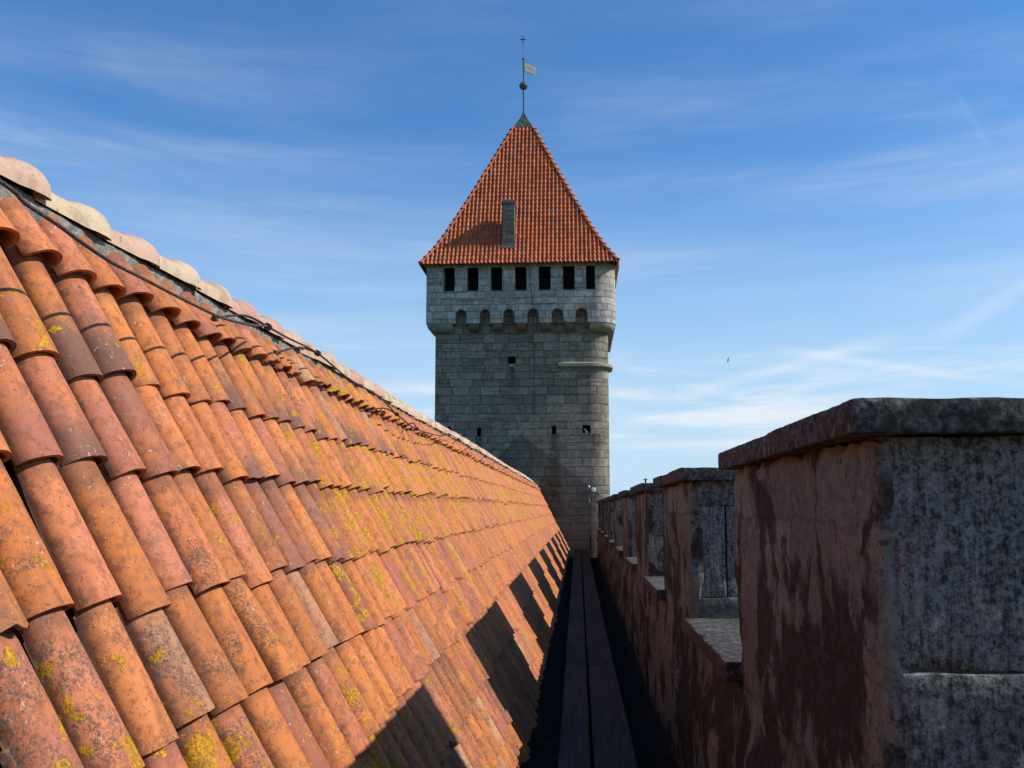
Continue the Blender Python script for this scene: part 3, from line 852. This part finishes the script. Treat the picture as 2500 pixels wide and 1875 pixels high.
mb = MB(); dk = MB()
holes = [(-2.70, -2.39, 5.61, 5.91), (-.99, -.82, 2.85, 3.18), (.58, .87, 2.88, 3.19), (-3.90, -3.75, 2.79, 3.13), (-5.09, -4.93, 2.83, 3.16)]
holes = [h if h[1] < XR - RB else (h[0] - .36, h[1] - .36, h[2], h[3]) for h in holes]
holes[2] = (.20, .50, 2.88, 3.19)
rect_holes(mb, XL, XR - RB, -22, ZB1 + .7, D, holes, .5, dk)
strip(mb, arc(XR - RB, D + RB, RB, -math.pi / 2, 0, 14) + [(XR, YB)], [-22, 0, ZB1 + .7], XR - RB)
strip(mb, [(XR, YB), (XL, YB), (XL, D)], [-22, ZB1 + .7], 9., False)
body = mb.build('wall', M_BODY, tower); parts.append(body)
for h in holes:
    dm = MB(); dm.quad([(h[0], D + .485, h[2]), (h[1], D + .485, h[2]), (h[1], D + .485, h[3]), (h[0], D + .485, h[3])])  # dark backing and side lining paint the shade inside the hole
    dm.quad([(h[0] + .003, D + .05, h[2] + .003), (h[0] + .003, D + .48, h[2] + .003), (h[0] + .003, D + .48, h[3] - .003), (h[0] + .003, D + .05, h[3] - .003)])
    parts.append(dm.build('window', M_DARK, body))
# lintel and sill of the upper window
for nm, (a0, a1, b0, b1, pr) in (('lintel', (-2.76, -2.36, 5.91, 5.97, .05)), ('window_sill', (-2.66, -2.42, 5.50, 5.61, .05))):
    s_ = MB(); rock_box(s_, a0, a1, D - pr, D + .05, b0, b1, .08, .004, .008, 8., a0)
    parts.append(s_.build(nm, M_LEDGE, body))

# stone ledge wrapping the rounded corner
mb = MB()
path_o = [(-.72, D - .17)] + [(x_, D - .17) for x_ in (-.3, .1)] + arc(XR - RB, D + RB, RB + .17, -math.pi / 2, 0, 14) + [(XR + .17, D + 1.6)]
path_i = [(-.72, D + .02)] + [(x_, D + .02) for x_ in (-.3, .1)] + arc(XR - RB, D + RB, RB - .02, -math.pi / 2, 0, 14) + [(XR - .02, D + 1.6)]
zj = [nz(i * .7, 3., 1.) * .015 for i in range(len(path_o))]
rows = [[(p[0], p[1], 5.42) for p in path_i], [(p[0], p[1], 5.49 + zj[i]) for i, p in enumerate(path_o)], [(p[0], p[1], 5.60 + zj[i]) for i, p in enumerate(path_o)], [(p[0], p[1], 5.67) for p in path_i]]
mb.grid(rows, smooth=False)
for e in (0, -1): mb.quad([r[e] for r in rows])
parts.append(mb.build('ledge', M_LEDGE, tower, fix=True))

# battlement block: front slab with openings above and arched machicolations below
BY = D - .36
BX0, BX1, RC = -5.90, 1.54, .80
ops = [(-5.22, -4.78), (-4.29, -3.84), (-3.36, -2.90), (-2.40, -1.95), (-1.47, -1.00), (-.52, -.07), (.38, .735)]
ars = [(-4.73, -4.30), (-3.79, -3.37), (-2.86, -2.42), (-1.92, -1.47), (-.97, -.51), (-.04, .43)]
ZO = 8.47; ZA = 7.74
mb = MB()
# band of arches, built as columns between the notches
def arch_band(mb, y, x0, x1, arches, z0, z1, back, axis='x'):
    P = lambda u_, d_, z_: (u_, y + d_, z_) if axis == 'x' else (y - d_, u_, z_)
    cur = x0
    for a0, a1 in arches + [(x1, x1)]:
        q = [P(cur, 0, z0), P(a0, 0, z0), P(a0, 0, z1), P(cur, 0, z1)]
        mb.quad(q, [(cur, z0), (a0, z0), (a0, z1), (cur, z1)])
        q = [P(cur, 0, z0), P(a0, 0, z0), P(a0, back, z0), P(cur, back, z0)]
        mb.quad(q, [(cur, 0), (a0, 0), (a0, back), (cur, back)])
        if a1 > a0:
            r = (a1 - a0) / 2; cx_ = (a0 + a1) / 2; zs_ = ZA - r; n = 12
            pts = [(cx_ - r * math.cos(math.pi * i / n), zs_ + r * math.sin(math.pi * i / n)) for i in range(n + 1)]
            for i in range(n):
                (xa, za), (xb, zb) = pts[i], pts[i + 1]
                mb.quad([P(xa, 0, za), P(xb, 0, zb), P(xb, 0, z1), P(xa, 0, z1)], [(xa, za), (xb, zb), (xb, z1), (xa, z1)])
                mb.quad([P(xa, 0, za), P(xb, 0, zb), P(xb, back, zb), P(xa, back, za)], [(i * .05, 0), (i * .05 + .05, 0), (i * .05 + .05, back), (i * .05, back)], smooth=True)
            for xx in (a0, a1):
                mb.quad([P(xx, 0, z0), P(xx, 0, zs_), P(xx, back, zs_), P(xx, back, z0)], [(0, z0), (0, zs_), (back, zs_), (back, z0)])
        cur = a1
arch_band(mb, BY, BX0, BX1 - RC, ars, ZB1, 7.95, .36)
hh = [(a0, a1, ZO, ZE + .02) for a0, a1 in ops]
rect_holes(mb, BX0, BX1 - RC, 7.95, ZE + .02, BY, [h for h in hh], .55)
strip(mb, arc(BX1 - RC, BY + RC, RC, -math.pi / 2, 0, 16), [ZB1, 7.95, ZE + .02], BX1 - RC)
ys_ = BY + RC
sars = [(ys_ + .15 + .94 * i, ys_ + .6 + .94 * i) for i in range(6)]
arch_band(mb, BX1, ys_, YB + .36, sars, ZB1, 7.95, .3, 'y')
cur = ys_
for a0, a1 in sars + [(YB + .36, YB + .36)]:
    mb.quad([(BX1, cur, 7.95), (BX1, a0, 7.95), (BX1, a0, ZE), (BX1, cur, ZE)], [(cur, 7.95), (a0, 7.95), (a0, ZE), (cur, ZE)])
    if a1 > a0:
        mb.quad([(BX1, a0, 7.95), (BX1, a1, 7.95), (BX1, a1, ZO), (BX1, a0, ZO)], [(a0, 7.95), (a1, 7.95), (a1, ZO), (a0, ZO)])
        for q_ in (a0, a1): mb.quad([(BX1, q_, ZO), (BX1 - .45, q_, ZO), (BX1 - .45, q_, ZE), (BX1, q_, ZE)], [(0, 0), (.4, 0), (.4, 1), (0, 1)])
    cur = a1
strip(mb, [(BX1, YB + .36), (BX0, YB + .36), (BX0, BY)], [ZB1, ZE], 3., False)
# floor of the fighting gallery seen through nothing, and closing soffit of the machicolation
mb.quad([(BX0, BY + .36, 7.94), (BX1 - .3, BY + .36, 7.94), (BX1 - .3, YB, 7.94), (BX0, YB, 7.94)])
mb.quad([(BX0, BY + .3, ZO), (BX1 - .1, BY + .5, ZO), (BX1 - .1, YB, ZO), (BX0, YB, ZO)])
# inner side of the piers
for i, (a0, a1) in enumerate(ops[:-1]):
    b0 = ops[i + 1][0]
    mb.quad([(a1, BY + .55, ZO), (b0, BY + .55, ZO), (b0, BY + .55, ZE), (a1, BY + .55, ZE)])
block = mb.build('battlement', M_BLOCK, tower); parts.append(block)
mb = MB(); mb.box(BX0 + .5, BX1 - .62, BY + .85, YB - .3, ZO - .3, ZE + .3)  # core added to keep the openings dark; its front stands for boards
parts.append(mb.build('dark_board_core', M_DARK, block))
# corbels
for cx_, wd in ((-4.015, .37), (-3.075, .37), (-2.145, .36), (-1.205, .38), (-.27, .36)):
    mb = MB(); n = 5
    a0, a1 = cx_ - wd / 2, cx_ + wd / 2
    prof_c = [(BY + .035, ZB1 - .004), (BY + .045, ZB1 - .12), (BY + .10, ZB1 - .20), (BY + .20, ZB1 - .26), (BY + .358, ZB1 - .30)]
    mb.grid([[(a0, p[0], p[1]), (a1, p[0], p[1])] for p in prof_c], [[(a0, p[1]), (a1, p[1])] for p in prof_c], smooth=False)
    for a_ in (a0, a1): mb.quad([(a_, p[0], p[1]) for p in prof_c] + [(a_, BY + .358, ZB1 - .004)], [(p[0], p[1]) for p in prof_c] + [(0, 0)])
    parts.append(mb.build('corbel', M_CORBEL, block))
for a0, a1 in [(sars[i][1] + .04, sars[i + 1][0] - .04) for i in range(5)]:
    mb = MB()
    prof_c = [(BX1 - .035, ZB1 - .004), (BX1 - .045, ZB1 - .12), (BX1 - .10, ZB1 - .20), (BX1 - .2, ZB1 - .27), (BX1 - .298, ZB1 - .34)]
    mb.grid([[(p[0], a0, p[1]), (p[0], a1, p[1])] for p in prof_c], smooth=False)
    for a_ in (a0, a1): mb.quad([(p[0], a_, p[1]) for p in prof_c] + [(BX1 - .298, a_, ZB1 - .004)])
    parts.append(mb.build('corbel', M_CORBEL, block))
# rounded corner corbel and the square one on the left
def loft(mb, pa, za, pb, zb, n=7, bulge=.05):
    rows = []
    for i in range(n + 1):
        t = i / n; k = math.sin(t * math.pi / 2)
        rows.append([(a_[0] + (b_[0] - a_[0]) * (1 - math.cos(t * math.pi / 2)), a_[1] + (b_[1] - a_[1]) * (1 - math.cos(t * math.pi / 2)), za + (zb - za) * k) for a_, b_ in zip(pa, pb)])
    us = [0]
    for i in range(1, len(pa)): us.append(us[-1] + math.hypot(pa[i][0] - pa[i - 1][0], pa[i][1] - pa[i - 1][1]))
    mb.grid(rows, [[(u_, r[0][2]) for u_ in us] for r in rows])
    for e in (0, -1): mb.quad([r[e] for r in rows] + [(rows[-1][e][0], rows[-1][e][1], rows[0][e][2])])
mb = MB()
pa = [(.52, BY + .03)] + arc(BX1 - RC, BY + RC, RC - .03, -math.pi / 2, 0, 14) + [(BX1 - .03, ys_ + .12)]
pb = [(.50, D - .004)] + arc(XR - RB, D + RB, RB + .004, -math.pi / 2, 0, 14) + [(XR + .004, ys_ + .12)]
loft(mb, pa, ZB1 - .004, pb, ZB0)
parts.append(mb.build('corner_corbel', M_LEDGE, block))
mb = MB()
pa = [(BX0 + .03, D + 1.0), (BX0 + .03, BY + .03), (-4.86, BY + .03)]
pb = [(XL - .004, D + 1.0), (XL - .004, D - .004), (-4.86, D - .004)]
loft(mb, pa, ZB1 - .004, pb, ZB0 - .02)
mc = mb.build('corner_corbel', M_LEDGE, block); parts.append(mc)

# eaves soffit / wall plate
XC, YC, HW = -2.25, D - .62 + 3.85, 3.85
mb = MB()
fo = [(BX0 - .03, BY - .04)] + [(BX1 - RC, BY - .04)] + arc(BX1 - RC, BY + RC, RC + .04, -math.pi / 2, 0, 10)[1:] + [(BX1 + .04, YB + .4), (BX0 - .03, YB + .4), (BX0 - .03, BY - .04)]
ro = []
for p in fo:
    ro.append((min(max(p[0], XC - HW + .03), XC + HW - .03), p[1]))
zt = ZE + .02
rows = [[(p[0], p[1], ZE - .10) for p in fo], [(p[0], p[1], ZE - .02) for p in fo],
        [(XC + (p[0] - XC) * 1.035, YC + (p[1] - YC) * 1.045, ZE + .06) for p in fo]]
mb.grid(rows, smooth=False)
parts.append(mb.build('wall_plate', M_SOFFIT, tower))
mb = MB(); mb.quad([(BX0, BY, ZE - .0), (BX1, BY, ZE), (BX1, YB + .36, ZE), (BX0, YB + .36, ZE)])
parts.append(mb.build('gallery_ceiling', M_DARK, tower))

# roof: four flared faces of individually laid pantiles
prof_r = [(1., 9.50), (.88, 10.18), (.774, 10.90), (.58, 12.42), (.364, 14.20), (.105, 16.40)]
def at_s(s):
    acc = 0.
    for i in range(len(prof_r) - 1):
        h0, z0 = prof_r[i]; h1, z1 = prof_r[i + 1]
        L_ = math.hypot((h0 - h1) * HW, z1 - z0)
        if s <= acc + L_ or i == len(prof_r) - 2:
            t = (s - acc) / L_
            hh_ = h0 + (h1 - h0) * t; zz = z0 + (z1 - z0) * t
            d_ = Vector(((h0 - h1) * HW / L_, (z1 - z0) / L_))      # inward, up
            return hh_ * HW, zz, d_
        acc += L_
tot_s = sum(math.hypot((prof_r[i][0] - prof_r[i + 1][0]) * HW, prof_r[i + 1][1] - prof_r[i][1]) for i in range(len(prof_r) - 1))
mb = MB()
cw = HW * 2 / 47
nr = int(tot_s / .232)
for face in range(4):
    ca, sa = [(1, 0), (0, 1), (-1, 0), (0, -1)][face]
    for r_ in range(nr):
        s0 = r_ * tot_s / nr; s1 = (r_ + 1) * tot_s / nr + .03
        h0, z0, d0 = at_s(s0); h1, z1, d1 = at_s(min(s1, tot_s))
        for c in range(47):
            u = -HW + (c + .5) * cw
            if abs(u) > h0 - .02: continue
            hue = random.random() ** 1.1 * .9
            if random.random() < .022: hue = random.uniform(.9, 1.)
            uj = random.uniform(-.006, .006); lj = random.uniform(-.005, .008)
            sec = [(-.5, -.004), (-.36, -.012), (-.22, .0), (-.13, .034), (0.0, .052), (.13, .050), (.26, .034), (.36, .006), (.5, -.004)]
            rows = []
            for hh_, zz, d_, lift in ((h0, z0, d0, .042 + lj), (h1, z1, d1, .004)):
                rw = []
                lim = hh_ + .03
                for q, hgt in sec:
                    uu = u + (q + uj) * cw
                    uu = max(-lim, min(lim, uu))
                    out = hh_ + (lift + hgt) * d_[1]
                    zq = zz + (lift + hgt) * d_[0]
                    # face 0 looks toward -Y
                    x_, y_ = uu, -out
                    X_ = XC + x_ * ca - y_ * sa; Y_ = YC + x_ * sa + y_ * ca
                    rw.append((X_, Y_, zq))
                rows.append(rw)
            cs = [[(hue, 0, 0, 0)] * 9] * 2
            mb.grid(rows, None, cs)
            low = [(p[0], p[1], p[2] - .036) for p in rows[0]]
            mb.grid([rows[0], low], None, [[(hue * .8, 0, 0, 0)] * 9] * 2, smooth=False)
troof = mb.build('roof', M_TROOF, tower); parts.append(troof)
# bed under the tiles
mb = MB()
rows = []
for h_, z_ in prof_r + [(.0, 17.1)]:
    k = h_ * HW - .03
    rows.append([(XC + sx * k, YC + sy * k, z_ - .02) for sx, sy in ((-1, -1), (1, -1), (1, 1), (-1, 1), (-1, -1))])
mb.grid(rows, smooth=False)
parts.append(mb.build('roof_bed', M_UNDER, troof))
# hip tiles
for sx, sy in ((-1, -1), (1, -1), (1, 1), (-1, 1)):
    mb = MB(); s = 0.
    while s < tot_s - .1:
        h0, z0, _ = at_s(s); h1, z1, _ = at_s(min(tot_s, s + .36))
        p0 = Vector((XC + sx * (h0 + .02), YC + sy * (h0 + .02), z0 + .06)); p1 = Vector((XC + sx * h1, YC + sy * h1, z1 + .02))
        d_ = (p1 - p0).normalized(); out = Vector((sx, sy, 0)).normalized(); sd2 = Vector((-sy, sx, 0)).normalized()
        nrm = d_.cross(sd2); nrm = nrm if nrm.dot(out) > 0 else -nrm
        hue = random.uniform(.3, .95)
        rows = []
        for t, r_ in ((0, .105), (1, .08)):
            pc = p0 + (p1 - p0) * t
            rows.append([pc + sd2 * (r_ * math.cos(a_)) + nrm * (r_ * .75 * math.sin(a_)) for a_ in [math.pi * j / 8 for j in range(9)]])
        mb.grid(rows, None, [[(hue, 0, 0, 0)] * 9] * 2)
        mb.quad(rows[0], None, [(.0, 0, 0, 0)] * 9)
        s += .30
    parts.append(mb.build('hip_tile_row', M_TROOF, troof))
# copper cap
mb = MB()
k0 = .43
rows = [[(XC + sx * k, YC + sy * k, z_) for sx, sy in ((-1, -1), (1, -1), (1, 1), (-1, 1), (-1, -1))] for k, z_ in ((k0, 16.38), (k0, 16.44), (.20, 16.85), (.045, 17.2), (.03, 17.25))]
mb.grid(rows, smooth=False)
for sx in (-.25, 0, .25):
    mb.box(XC + sx * k0 - .01, XC + sx * k0 + .01, YC - k0 - .012, YC - k0 + .02, 16.39, 16.44)
parts.append(mb.build('spire_cap', M_COPPER, troof))
# chimney
mb = MB()
cx0, cx1, cy0, cy1 = -2.91, -2.44, D - .17, D + .42
mb.box(cx0, cx1, cy0, cy1, 9.9, 12.06)
mb.box(cx0 - .045, cx1 + .045, cy0 - .045, cy1 + .045, 12.063, 12.13)
mb.box(cx0 - .02, cx1 + .02, cy0 - .02, cy1 + .02, 12.133, 12.20)
ch = mb.build('chimney', mat_ashlar('chimney_brick', .085, .24, (.20, .185, .155), (.32, .29, .24), .35), troof); parts.append(ch)
mb = MB()
mb.box(cx0 - .05, cx1 + .05, cy0 - .07, cy0 - .002, 10.22, 10.30); 
parts.append(mb.build('flashing', M_LEDGE, ch))
rebase(parts, tower)

# conductor down the tower face
mb = MB()
yf, yb_ = D - .39, D - .03
pts = [(-1.95, D - .72, 9.62), (-1.86, D - .55, 9.42), (-1.80, yf, 9.2), (-1.77, yf, 8.5), (-1.70, yf, 7.9), (-1.68, yf + .02, 7.75), (-1.69, yb_, 7.5), (-1.68, yb_, 7.0), (-1.66, yb_, 5.2), (-1.69, yb_, 4.2), (-1.66, yb_, 3.1),
       (-1.68, yb_, 2.2), (-1.66, yb_, 1.05), (-1.4, yb_, .88), (-.9, yb_, .72), (-.5, yb_, .62), (-.29, yb_, .54), (.1, yb_, .50), (.40, D - .4, .49), (.43, D - .62, .46)]
mb.tube(pts, .011, 6)
tag(mb.build('conductor_wire', M_CABLE), 'thin dark wire running down the tower face and across to the floodlight', 'wire')

# weather vane
vx, vy = XC - .0, YC
vane = empty('weather_vane', (vx, vy, 17.2))
tag(vane, 'iron weather vane with ball, pierced flag and small cross on the tower peak', 'weather vane')
mb = MB(); mb.tube([(0, 0, -.02), (0, 0, 2.52)], .03, 8); mb.tube([(0, 0, 2.50), (0, 0, 2.56)], .05, 8); mb.tube([(0, 0, 2.54), (-.02, 0, 3.35)], .010, 6)
mb.build('rod', M_IRON, vane)
mb = MB(); rows = []
for i in range(13):
    a_ = math.pi * i / 12; r_ = .185 * math.sin(a_)
    if i == 6: r_ += .02
    rows.append([(r_ * math.cos(t), r_ * math.sin(t), 1.29 + .18 * math.cos(a_)) for t in [2 * math.pi * j / 18 for j in range(19)]])
mb.grid(rows); mb.build('ball', M_COPPER, vane)
fd = Vector((.72, .69, 0)).normalized()
fl = MB()
def fp(u_, z_, t=0): n_ = Vector((-fd.y, fd.x, 0)) * t; return fd * u_ + n_ + Vector((0, 0, z_))
def fbox(u0_, u1_, z0_, z1_, t=.007):
    A = [fp(u0_, z0_, -t), fp(u1_, z0_, -t), fp(u1_, z1_, -t), fp(u0_, z1_, -t)]; B_ = [fp(u0_, z0_, t), fp(u1_, z0_, t), fp(u1_, z1_, t), fp(u0_, z1_, t)]
    fl.quad(A); fl.quad(B_[::-1])
    for i in range(4): fl.quad([A[i], A[(i + 1) % 4], B_[(i + 1) % 4], B_[i]])
fbox(.04, .62, 2.00, 2.40)
fo_ = [fp(.62, 2.40, 0), fp(.80, 2.36, 0), fp(.70, 2.20, 0), fp(.80, 2.03, 0), fp(.62, 2.0, 0)]
A = [p + Vector((-fd.y, fd.x, 0)) * .006 for p in fo_]; B_ = [p - Vector((-fd.y, fd.x, 0)) * .006 for p in fo_]
fl.quad(A); fl.quad(B_[::-1])
for i in range(5): fl.quad([A[i], A[(i + 1) % 5], B_[(i + 1) % 5], B_[i]])
flag = fl.build('flag', M_VANE, vane)
fr = MB()
for (a0, b0, a1, b1) in ((.04, 2.41, .64, 2.41), (.04, 1.99, .64, 1.99), (.05, 1.99, .05, 2.41)):
    fr.tube([fp(a0, b0), fp(a1, b1)], .012, 6)
fr.build('frame', M_IRON, flag)
nm = MB()     # cut-out numerals of the year plate, as strokes on the sheet
for u0_, pts_ in ((.16, [(0, .10), (0, .30)]), (.26, [(.0, .28), (.0, .18), (.07, .18)]), (.33, [(0, .10), (0, .30)]), (.42, [(0, .10), (.06, .28)]), (.50, [(0, .3), (.06, .3), (.06, .2), (0, .2), (0, .1), (.06, .1)])):
    for i in range(len(pts_) - 1):
        for sgn in (-1, 1):
            a_, b_ = pts_[i], pts_[i + 1]
            nm.tube([fp(u0_ + a_[0], 2.0 + a_[1], .009 * sgn), fp(u0_ + b_[0], 2.0 + b_[1], .009 * sgn)], .008, 5)
nm.build('lettering', mat_plain('bright_sheet', (.20, .215, .21), .5, .1), flag)
mb = MB(); mb.tube([(-.02, 0, 3.26), (-.02, 0, 3.62)], .028, 6); mb.tube([(-.145, 0, 3.45), (.105, 0, 3.45)], .022, 6)
mb.build('cross', M_IRON, vane)

# ------------------------------------------------------------------ roof cable with its holders
S2 = [(-1.262, .9, .735), (-1.255, 1.5, .72), (-1.247, 1.959, .704), (-1.235, 2.043, .68), (-1.230, 2.162, .67), (-1.221, 2.279, .652), (-1.214, 2.415, .639), (-1.215, 2.583, .641), (-1.215, 2.771, .641),
      (-1.217, 2.992, .644), (-1.221, 3.218, .652), (-1.240, 3.55, .69), (-1.29, 3.86, .745), (-1.36, 4.144, .795), (-1.36, 4.422, .797), (-1.369, 5.002, .814), (-1.341, 5.578, .757), (-1.338, 6.442, .751),
      (-1.298, 6.906, .672), (-1.274, 7.632, .625), (-1.304, 9.14, .684)]
def smooth(pts, k=5):
    P_ = [Vector(p) for p in pts]; out = []
    for i in range(len(P_) - 1):
        p0, p1, p2, p3 = P_[max(i - 1, 0)], P_[i], P_[i + 1], P_[min(i + 2, len(P_) - 1)]
        for j in range(k):
            t = j / k
            out.append(.5 * ((2 * p1) + (-p0 + p2) * t + (2 * p0 - 5 * p1 + 4 * p2 - p3) * t * t + (-p0 + 3 * p1 - 3 * p2 + p3) * t ** 3))
    out.append(P_[-1]); return out
cab = empty('roof_cable', (-1.36, 4.3, .62))
tag(cab, 'dark steel lightning cable strung on small holders below the roof ridge', 'cable')
parts = []
far_pts = [(-1.304, 9.14, .684)]
y = 10.4
while y < 36:
    far_pts.append((-1.40 + .05 * nz(y, 1, 1), y, .80 + .05 * nz(y, 2, 1) - max(0, y - 33) * .02)); y += 1.1
mb = MB(); mb.tube(smooth(S2 + far_pts[1:], 5), .0052, 8)
parts.append(mb.build('cable', M_CABLE, cab))
def foot(x, y_): p = Vector((PX0, 0, PZ0)) + Dn * ((x - PX0) / cP) + Nn * .02; return (p.x, y_, p.z)
holds = [((-1.36, 4.144, .795), (-1.452, 3.76, .76)), ((-1.369, 5.002, .814), (-1.475, 4.62, .755)), ((-1.298, 6.906, .672), (-1.43, 6.55, .665)), ((-1.274, 7.632, .625), (-1.43, 8.1, .70))]
y = 10.4; i = 0
while y < 35.5:
    c_ = (-1.40 + .05 * nz(y, 1, 1), y, .80 + .05 * nz(y, 2, 1) - max(0, y - 33) * .02)
    if int(y * 10) % 3 != 1 or y < 16: holds.append((c_, foot(-1.475, y - .55 + (y % 1) * .5)))
    y += 1.1 if y < 12 else 2.2
for a_, b_ in holds:
    mb = MB()
    A_, B2 = Vector(a_), Vector(b_)
    md = (A_ + B2) / 2 + Vector((.01, 0, .03))
    mb.tube(smooth([A_, md, B2, B2 - Nn * .03], 4), .0055, 6)
    mb.tube([A_ - Vector((0, .016, 0)), A_ + Vector((0, .016, 0))], .016, 8)
    mb.tube([B2 - Vector((.0, .0, .012)), B2 + Vector((0, 0, .012))], .014, 8)
    parts.append(mb.build('holder', M_IRON, cab))
rebase(parts, cab)

# ------------------------------------------------------------------ floodlight
fl_ = empty('floodlight', (.44, 36.9, -1.56))
tag(fl_, 'small round floodlight on a thin bent pole at the foot of the tower', 'floodlight')
mb = MB(); mb.tube([(0, 0, 0), (0, 0, 1.78)], .022, 8); mb.build('pole', M_IRON, fl_)
mb = MB(); mb.tube([(0, 0, 1.78), (-.03, 0, 1.90), (-.035, 0, 1.98), (-.01, 0, 2.05), (.02, -.01, 2.12)], .016, 8)
mb.build('bracket', M_CHROME, fl_)
hd = MB()
ax_ = Vector((.10, -.97, .12)).normalized(); u_ = ax_.cross(Vector((0, 0, 1))).normalized(); v_ = u_.cross(ax_)
hc = Vector((.15, -.02, 2.25))
rows = []
for d_, r_ in ((-.20, .03), (-.19, .07), (-.12, .105), (.0, .125), (.03, .135), (.03, .105)):
    rows.append([hc + ax_ * d_ + u_ * (r_ * math.cos(t)) + v_ * (r_ * math.sin(t)) for t in [2 * math.pi * j / 20 for j in range(21)]])
hd.grid(rows); hd.quad(rows[0][:-1])
head = hd.build('lamp_head', M_IRON, fl_)
mb = MB(); rows = []
for d_, r_ in ((.022, .106), (.035, .07), (.042, .035), (.044, .001)):
    rows.append([hc + ax_ * d_ + u_ * (r_ * math.cos(t)) + v_ * (r_ * math.sin(t)) for t in [2 * math.pi * j / 20 for j in range(21)]])
mb.grid(rows); mb.build('lens', M_GLASS, head)
mb = MB(); mb.tube([(.0, -.02, 2.34), (-.05, -.02, 2.40)], .022, 8); mb.build('knob', M_CHROME, head)
mb = MB(); mb.tube([(.02, -.01, 2.10), (.12, -.02, 2.10), (.16, -.02, 2.06)], .014, 6)
mb.build('clamp', M_CHROME, head)

# ------------------------------------------------------------------ birds
def swift():
    mb = MB()
    # slender body along x (flying left), scythe wings
    rows = []
    for x_, r_ in ((-.10, .004), (-.085, .016), (-.05, .026), (0, .026), (.05, .016), (.09, .007), (.11, .004)):
        rows.append([(x_, r_ * math.cos(t), r_ * math.sin(t)) for t in [2 * math.pi * j / 8 for j in range(9)]])
    mb.grid(rows)
    for sg in (-1, 1):
        W_ = [(-.045, .01), (-.05, .07), (-.03, .14), (.02, .21), (.08, .27)]
        V_ = [(.03, .01), (.01, .07), (.01, .14), (.04, .21), (.08, .27)]
        a_ = [(x_, s_ * sg, .006) for x_, s_ in W_]; b_ = [(x_, s_ * sg, .006) for x_, s_ in V_]
        mb.grid([a_, b_]); mb.grid([[(p[0], p[1], p[2] - .008) for p in a_], [(p[0], p[1], p[2] - .008) for p in b_]])
        mb.grid([a_, [(p[0], p[1], p[2] - .008) for p in a_]]); mb.grid([b_, [(p[0], p[1], p[2] - .008) for p in b_]])
        mb.grid([[(.10, 0, 0), (.10, .006 * sg, .004)], [(.15, .03 * sg, 0), (.16, .02 * sg, .003)]])
    return mb
o = swift().build('swift', M_BIRD)
o.location = (.155 * 78, 78, .1509 * 78); o.rotation_euler = (R(78), R(18), R(10)); o.scale = (1.15,) * 3
tag(o, 'small dark bird with scythe wings gliding in the open sky above the merlons', 'bird')
pg = MB()
rows = []
for t_, r_ in ((-.13, .01), (-.10, .03), (-.04, .055), (.02, .06), (.07, .045), (.10, .03), (.125, .034), (.15, .022), (.165, .004)):
    cz_ = .06 + max(0, t_ - .02) * .75
    rows.append([(t_, r_ * math.cos(a_), cz_ + r_ * math.sin(a_)) for a_ in [2 * math.pi * j / 10 for j in range(11)]])
pg.grid(rows)
pg.tube([(.16, 0, .168), (.185, 0, .162)], .006, 5); pg.tube([(0, .02, .03), (.01, .02, 0)], .006, 5); pg.tube([(0, -.02, .03), (.01, -.02, 0)], .006, 5)
o = pg.build('pigeon', M_PIGEON); o.location = (.33, D + .10, 2.882); o.rotation_euler = (0, R(-25), R(200)); o.scale = (.9,) * 3
tag(o, 'pale pigeon sitting in the small square opening at the right of the tower', 'bird')
